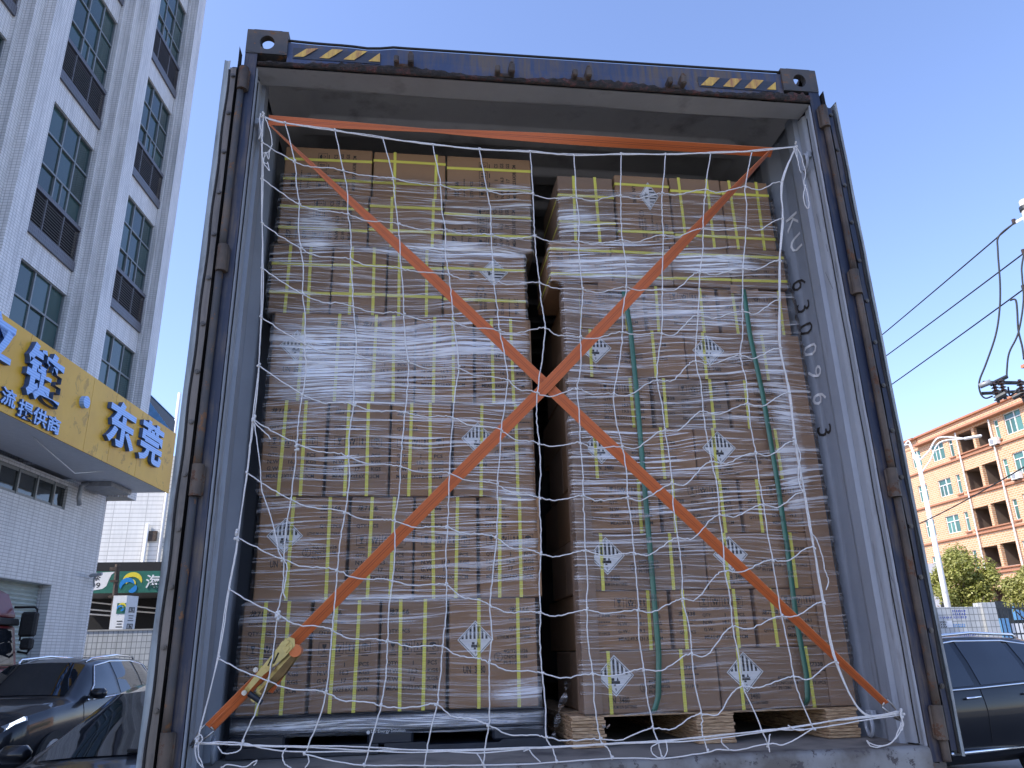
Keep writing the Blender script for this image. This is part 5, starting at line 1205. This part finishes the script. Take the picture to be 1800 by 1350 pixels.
def wall_open(b, u0, u1, z0, z1, ops, dep):
    us = sorted({u0, u1, *[o_[0] for o_ in ops], *[o_[1] for o_ in ops]}); zs = sorted({z0, z1, *[o_[2] for o_ in ops], *[o_[3] for o_ in ops]})
    for i in range(len(us)-1):
        for j in range(len(zs)-1):
            cu, cz = (us[i]+us[i+1])/2, (zs[j]+zs[j+1])/2
            if any(o_[0] < cu < o_[1] and o_[2] < cz < o_[3] for o_ in ops): continue
            b.quad((us[i], 0, zs[j]), (us[i+1], 0, zs[j]), (us[i+1], 0, zs[j+1]), (us[i], 0, zs[j+1]))
    for a, c, e, f_, k in ops:
        d_ = 1.5 if k == 'b' else dep
        b.quad((a, 0, e), (a, 0, f_), (a, d_, f_), (a, d_, e)); b.quad((c, 0, f_), (c, 0, e), (c, d_, e), (c, d_, f_)); b.quad((a, 0, f_), (c, 0, f_), (c, d_, f_), (a, d_, f_)); b.quad((c, 0, e), (a, 0, e), (a, d_, e), (c, d_, e))
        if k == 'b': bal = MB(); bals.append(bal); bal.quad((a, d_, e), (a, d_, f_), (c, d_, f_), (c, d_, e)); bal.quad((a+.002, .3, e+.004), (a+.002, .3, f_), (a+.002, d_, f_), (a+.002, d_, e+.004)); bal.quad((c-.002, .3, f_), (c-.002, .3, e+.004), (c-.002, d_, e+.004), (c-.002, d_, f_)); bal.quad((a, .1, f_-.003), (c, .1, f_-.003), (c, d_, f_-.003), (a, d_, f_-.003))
bals = []; b = MB(); wall_open(b, US, UE, 0, ZT+2.35, opens, .25); b.box(US, UE, 1.6, 10, 0, ZT+2.3); b.build('wall', M['brick'], ob_, world=False); [q.build('balcony_shade_lining', M['balcony'], ob_, world=False) for q in bals]
def step(u): return -.25 if -61.2 < u < -59.9 or -55 < u < -53 else 0
b = MB()
for zf in fl_z[:5]:
    b.box(-75, UE, -.16, -.001, zf-.10, zf+.05)
    for a, c in ((-56.35, -52.25), (-46.6, -44.7)): b.box(a, c, -.22, -.002, zf+.20, zf+.30)
b.build('floor_ledge', M['orange_trim'], ob_, world=False)
b = MB(); b.box(-75, -61.4, -.5, .3, ZT+3.05, ZT+3.22); b.box(-61.4, UE, -.55, .3, ZT+2.30, ZT+2.48); b.box(-61.4, UE, -.25, .2, ZT+3.12, ZT+3.28); b.build('cornice', M['orange_trim'], ob_, world=False)
b = MB(); b.box(-61.3, UE, -.02, .2, ZT+2.48, ZT+3.12); b.box(-75, -61.45, -.05, 3, ZT+2.36, ZT+3.05); b.box(-47.8, UE, 1, 6, ZT+3.3, ZT+5.3); b.build('parapet', M['brick'], ob_, world=False)
part('roof_house_cornice', M['orange_trim'], ob_, (-48.3, UE, .6, 6.2, ZT+5.3, ZT+5.55), world=False)
for a, c, e, f_, k in opens:
    if k == 'b':
        if f_ > 4: part('railing', M['white_frame'], ob_, (a, c, -.03, .0, e-.02, e+.03), world=False)
        continue
    bb = MB(); t__ = .05
    bb.box(a, c, .08, .16, e, e+t__); bb.box(a, c, .08, .16, f_-t__, f_); bb.box(a, a+t__, .08, .16, e, f_); bb.box(c-t__, c, .08, .16, e, f_); bb.box(a, c, .07, .17, f_-.55, f_-.48)
    if k == 'w': bb.box(a+(c-a)*.60-.04, a+(c-a)*.60+.04, .05, .17, e, f_); bb.box(a+(c-a)*.3-.025, a+(c-a)*.3+.025, .07, .17, e, f_-.5)
    wn = bb.build('window', M['white_frame'], ob_, world=False)
    for p0, p1 in (((a, c), 0),) if k == 'n' else (((a, a+(c-a)*.6), 0), ((a+(c-a)*.6, c), 0)):
        part('pane', M['o_glass'], wn, (p0[0]+.04, p0[1]-.04, .13, .14, e+.05, f_-.05), world=False)
    if k == 'n': part('sill', M['orange_trim'], wn, (a-.12, c+.12, -.14, -.001, e-.12, e-.02), world=False)
for u_ in (-56.0, -51.95):
    b = MB(); b.tube([(u_, -.2, 0), (u_, -.2, ZT+2.2)], .06, 6); b.build('drain_pipe', M['white_frame'], ob_, world=False)
for i, (px, py) in enumerate(((1753, 776), (1792, 836))):
    u_, z_ = U(px, py); ac = thing('air_conditioner', ['white outdoor air conditioner under the top floor narrow window', 'white outdoor air conditioner one storey lower on the orange block'][i], 'air conditioner', (XO-.3, -u_, z_+GZ-.3)); o_ = Vector((XO-.3, -u_, z_+GZ))
    b = MB(); b.box(XO-.42, XO-.06, -u_-.42, -u_+.42, z_+GZ-.28, z_+GZ+.28, c=.02); b.build('casing', M['ac_white'], ac); b = MB(); b.tube([(XO-.425, -u_+.1, z_+GZ), (XO-.43, -u_+.1, z_+GZ)], .22, 18); b.build('fan_grille', M['grey_metal'], ac); part('bracket', M['iron'], ac, (XO-.4, XO-.01, -u_-.3, -u_-.26, z_+GZ-.36, z_+GZ-.285), (XO-.4, XO-.01, -u_+.26, -u_+.3, z_+GZ-.36, z_+GZ-.285))

# ================================================================== street lamp, utility pole, wires
def apt(px, py, D):
    d = ray(px, py); return CAMP+d*(D/math.hypot(d.x, d.y))
lp = apt(1675, 1065, 45); lt = apt(1612, 800, 45)
la = thing('street_lamp', 'white double armed street lamp before the orange block', 'street lamp', (lt.x, lt.y, GZ))
b = MB(); b.tube([(lt.x, lt.y, GZ), (lt.x, lt.y, lt.z)], .1, 12, rs=[.17, .095]); b.build('post', M['lamp_white'], la, smooth=True)
for px, py, s in ((1590, 783, -1), (1697, 771, 1)):
    e = apt(px, py, 45); m_ = (lt+e)/2+Vector((0, 0, .5)); b = MB(); b.tube(crom([Vector((lt.x, lt.y, lt.z-1.0)), Vector((lt.x, lt.y, lt.z-.6)).lerp(e, .25), m_+Vector((0, 0, -.25)), e], 6, 0), .035, 6); b.tube(crom([Vector((lt.x, lt.y, lt.z-.35)), Vector((lt.x, lt.y, lt.z)).lerp(e, .25), m_, e], 6, 0), .042, 6); b.build('arm', M['lamp_white'], la, smooth=True)
    d_ = (e-lt).normalized(); d_.z = .05; b = MB(); b.obox(e+d_*.35, d_*.42, d_.cross(Vector((0, 0, 1)))*.13, Vector((0, 0, .06)), c=.04); b.build('lamp_head', M['lamp_white'], la)
pt_ = apt(1793, 352, 21); px_, py_ = pt_.x, pt_.y
up = thing('utility_pole', 'concrete utility pole with switchgear at the right edge', 'utility pole', (px_+.12, py_, GZ)); px_ += .12
b = MB(); b.tube([(px_, py_, GZ), (px_, py_, pt_.z)], .1, 14, rs=[.19, .125]); b.build('post', M['pole_concrete'], up, smooth=True)
for dz in (.22, 1.05):
    b = MB(); b.tube([(px_, py_, pt_.z-dz-.05), (px_, py_, pt_.z-dz+.05)], .16, 14); b.build('band', M['iron'], up)
ws = [(1783, 392, 1545, 585), (1800, 445, 1550, 623), (1800, 508, 1568, 667)]
starts = []
for i, (a, c, e, f_) in enumerate(ws):
    p = apt(a, c, 21.2); starts.append(p)
    b = MB(); q = Vector((px_, py_, p.z+.05)); dd = (p-q); b.obox((p+q)/2, dd/2, Vector((0, .04, 0)), Vector((0, 0, .035))); b.build('arm', M['white_frame'], up)
    b = MB(); b.tube([p+Vector((0, 0, -.02)), p+Vector((0, 0, .10))], .05, 10); b.build('insulator', M['ceramic'], up)
    g_ = apt(e, f_, 28.3-.0*i); far = p+(g_-p)*4.5; P = [p+(far-p)*k/30+Vector((0, 0, -.9*4*(k/30)*(1-k/30)*.25)) for k in range(31)]
    b = MB(); b.tube(P, .020, 5); tag(b.build('power_line', M['cable']), ['highest black power line running back from the utility pole', 'middle black power line running back from the utility pole', 'lowest black power line running back from the utility pole'][i], 'cable', 'power lines')
# switchgear frame with insulators on the pole
s0, s1 = apt(1722, 676, 20.6), apt(1800, 668, 20.6); b = MB()
b.tube([s0+Vector((.1, 0, .05)), s1+Vector((1.2, 0, -.05))], .045, 6); b.tube([s0+Vector((.25, .3, -.12)), s1+Vector((1.2, .3, -.1))], .04, 6); b.tube([apt(1741, 676, 20.6), apt(1770, 662, 20.8)], .05, 6); b.build('switch_frame', M['iron'], up)
b = MB(); b.tube([apt(1722, 679, 20.5), apt(1742, 671, 20.5)], .065, 10); b.build('fuse_tube', M['grey_metal'], up, smooth=True)
for px, py in ((1751, 690), (1763, 684), (1796, 685)):
    p = apt(px, py, 20.6); b = MB()
    for k in range(6): b.tube([p+Vector((0, 0, .22-k*.075)), p+Vector((0, 0, .19-k*.075))], .07, 10, rs=[.045, .085])
    b.tube([p+Vector((0, 0, .25)), p+Vector((0, 0, -.25))], .035, 8); b.build('insulator', M['ceramic'], up)
b = MB(); b.tube([apt(1751, 701, 20.5), apt(1768, 692, 20.5)], .07, 8); b.tube([apt(1780, 700, 20.6), apt(1800, 690, 20.6)], .05, 8); b.build('contact_arm', M['iron'], up)
for i, P in enumerate((((1783, 392), (1756, 415), (1754, 440), (1758, 500), (1757, 545), (1750, 590), (1733, 640), (1723, 665), (1721, 680), (1725, 694), (1733, 700), (1745, 696)), ((1800, 445), (1796, 470), (1797, 490), (1799, 530), (1790, 585), (1774, 620), (1770, 650), (1770, 664)), ((1775, 528), (1785, 527), (1788, 545), (1790, 580), (1797, 610), (1800, 632)), ((1772, 680), (1775, 695), (1784, 690), (1790, 684), (1797, 700), (1803, 712)))):
    b = MB(); b.tube(crom([apt(a, c, 20.9) for a, c in P], 6, 0), .022, 6); b.build('jumper_cable', M['cable'], up, smooth=True)
a, c = apt(1616, 915, 30), apt(1812, 812, 24); b = MB(); b.tube([a+(c-a)*(k/20*1.6-.5)+Vector((0, 0, -.12*math.sin(math.pi*k/20))) for k in range(21)], .02, 5); tag(b.build('power_line', M['cable']), 'single black cable crossing in front of the orange block', 'cable', 'power lines')

# ================================================================== tiled yard wall, fence, trees on the right
YB = 21.5
wl, wr, wp_ = at(1630, 1068, y=YB), at(1722, 1064, y=YB), at(1733, 1063, y=YB)
yw = thing('yard_wall', 'grey tiled yard wall printed with blue phone adverts', 'wall', (wl.x, YB, GZ)); part('wall', M['fence_tile'], yw, (wl.x-7, wr.x, YB, YB+.25, GZ, wl.z))
part('gate_pillar', M['fence_tile'], yw, (wr.x, wp_.x+.25, YB-.12, YB+.32, GZ, wl.z+.12), c=.01)
for i, (px0, px1, py0, py1, rows, mt) in enumerate(((1676, 1697, 1071, 1088, 3, 'navy_print'), (1676, 1696, 1096, 1103, 2, 'logo_blue'), (1664, 1717, 1114, 1123, 2, 'navy_print'), (1654, 1664, 1092, 1104, 3, 'gasket'), (1664, 1673, 1091, 1103, 0, 'white_sign'), (1652, 1672, 1083, 1088, 1, 'navy_print'))):
    a, c = at(px0, py1, y=YB), at(px1, py0, y=YB); b = MB(); rr = random.Random(50+i)
    if rows == 0: b.quad((a.x, YB-.004, a.z), (c.x, YB-.004, a.z), (c.x, YB-.004, c.z), (a.x, YB-.004, c.z))
    for r_ in range(rows):
        h = (c.z-a.z)/rows; x = a.x
        while x < c.x-.02:
            w_ = rr.uniform(.03, .07); zb_ = a.z+r_*h+.12*h; b.quad((x, YB-.004, zb_), (x+w_*.6, YB-.004, zb_), (x+w_*.6, YB-.004, zb_+h*.22), (x, YB-.004, zb_+h*.22)); b.quad((x+w_*.35, YB-.004, zb_+h*.26), (x+w_, YB-.004, zb_+h*.26), (x+w_, YB-.004, zb_+h*.72), (x+w_*.35, YB-.004, zb_+h*.72)); x += w_+rr.uniform(.012, .03)
    b.build('printed_advert', M[mt], yw)
fe = thing('iron_fence', 'black iron bar fence right of the tiled yard wall', 'fence', (wp_.x, YB, GZ))
x = wp_.x+.32; zt = wl.z+.05
part('rail', M['iron'], fe, (x-.1, x+9, YB+.04, YB+.08, zt-.15, zt-.10)); part('rail', M['iron'], fe, (x-.1, x+9, YB+.04, YB+.08, zt-.95, zt-.90)); part('rail', M['iron'], fe, (x-.1, x+9, YB+.04, YB+.08, GZ+.15, GZ+.2))
bm_ = MB(); bm_.box(-.012, .012, -.012, .012, 0, zt-GZ+.05); bar_me = bm_.mesh('bar', M['iron'])
for k in range(60): link('bar', bar_me, fe, loc=(x+k*.15-wp_.x, .06, 0))
# things behind the fence
sh2 = thing('street_shop', 'dark shop front with blue and red goods behind the iron fence', 'shop', (wp_.x+2, 40, GZ))
bx_ = at(1745, 1100, y=40.).x
part('wall', M['iron'], sh2, (bx_-2, bx_+20, 41, 41.4, GZ, 2.6)); part('signboard', M['blue_sheet'], sh2, (bx_+2.2, bx_+8, 40.7, 40.95, 1.5, 2.5)); part('red_panel', M['car_red'], sh2, (bx_-1, bx_+.8, 40.6, 40.9, .6, 1.9)); part('white_panel', M['white_sign'], sh2, (bx_+1.6, bx_+3.6, 40.5, 40.8, GZ+.3, 1.3)); part('blue_panel', M['blue_sheet'], sh2, (bx_+.9, bx_+1.5, 40.4, 40.8, GZ, 1.6))
p = at(1640, 1000, y=52.); ut = thing('utility_shed', 'white banner panel behind the tree near the container edge', 'banner', (p.x, 52, GZ)); part('panel', M['white_sign'], ut, (p.x-1.4, p.x+.55, 52, 52.1, GZ+3.4, p.z+.4)); part('leg', M['grey_metal'], ut, (p.x-.2, p.x-.1, 52.1, 52.2, GZ, GZ+3.4))
def make_tree(name, label, px0, px1, ptop, pbot, D, seed, n=9000, mat='leaf'):
    rr = random.Random(seed); a, c = apt(px0, pbot, D), apt(px1, pbot, D); top = apt((px0+px1)/2, ptop, D).z; bot = a.z-.6
    ctr = (a+c)/2; rad = (c-a).length/2; t_ = thing(name, label, 'tree', (ctr.x, ctr.y, GZ)); H_ = top-GZ
    b = MB(); b.tube([(ctr.x, ctr.y, GZ), (ctr.x+.08, ctr.y, GZ+H_*.35), (ctr.x-.05, ctr.y+.1, GZ+H_*.7)], .1, 8, rs=[.2, .15, .06])
    for k in range(9):
        an = k*2.4; z0 = GZ+H_*(.25+.05*k); b.tube([(ctr.x, ctr.y, z0), (ctr.x+math.cos(an)*rad*.4, ctr.y+math.sin(an)*rad*.4, z0+.7), (ctr.x+math.cos(an)*rad*.75, ctr.y+math.sin(an)*rad*.75, z0+1.5)], .05, 6, rs=[.09, .05, .02])
    b.build('trunk', M['bark'], t_, smooth=True)
    cl = []
    for k in range(80):
        while True:
            u_, v_, w_ = rr.uniform(-1, 1), rr.uniform(-1, 1), rr.uniform(-1, 1)
            if u_*u_+v_*v_+w_*w_ < 1: break
        cl.append((Vector((ctr.x+u_*rad*.92, ctr.y+v_*rad*.9, (top+bot)/2+w_*(top-bot)/2*.92)), rr.uniform(.35, .75)*rad*.42))
    b = MB()
    for k in range(n):
        p_, r_ = cl[rr.randrange(len(cl))]; d_ = Vector((rr.gauss(0, 1), rr.gauss(0, 1), rr.gauss(0, 1))).normalized(); q = p_+d_*r_*(rr.random()**.35)
        e1 = Vector((rr.uniform(-1, 1), rr.uniform(-1, 1), rr.uniform(-.8, .4))).normalized(); e2 = e1.cross(d_+Vector((0, 0, .6))); e2 = e2.normalized() if e2.length > .01 else Vector((1, 0, 0)); L_ = rr.uniform(.10, .19); w_ = L_*.36
        b.add([q, q+e1*L_*.5+e2*w_, q+e1*L_, q+e1*L_*.5-e2*w_], [(0, 1, 2, 3)])
    b.build('crown', M[mat], t_)
make_tree('street_tree', 'round leafy street tree behind the tiled yard wall', 1632, 1768, 962, 1068, 50, 2, 18000)
make_tree('street_tree', 'leafy street tree cut off by the right edge behind the fence', 1762, 1900, 985, 1066, 47, 5, 15000, 'leaf2')
make_tree('street_tree', 'leafy street tree partly hidden behind the container door', 1500, 1640, 975, 1066, 56, 8, 12000)
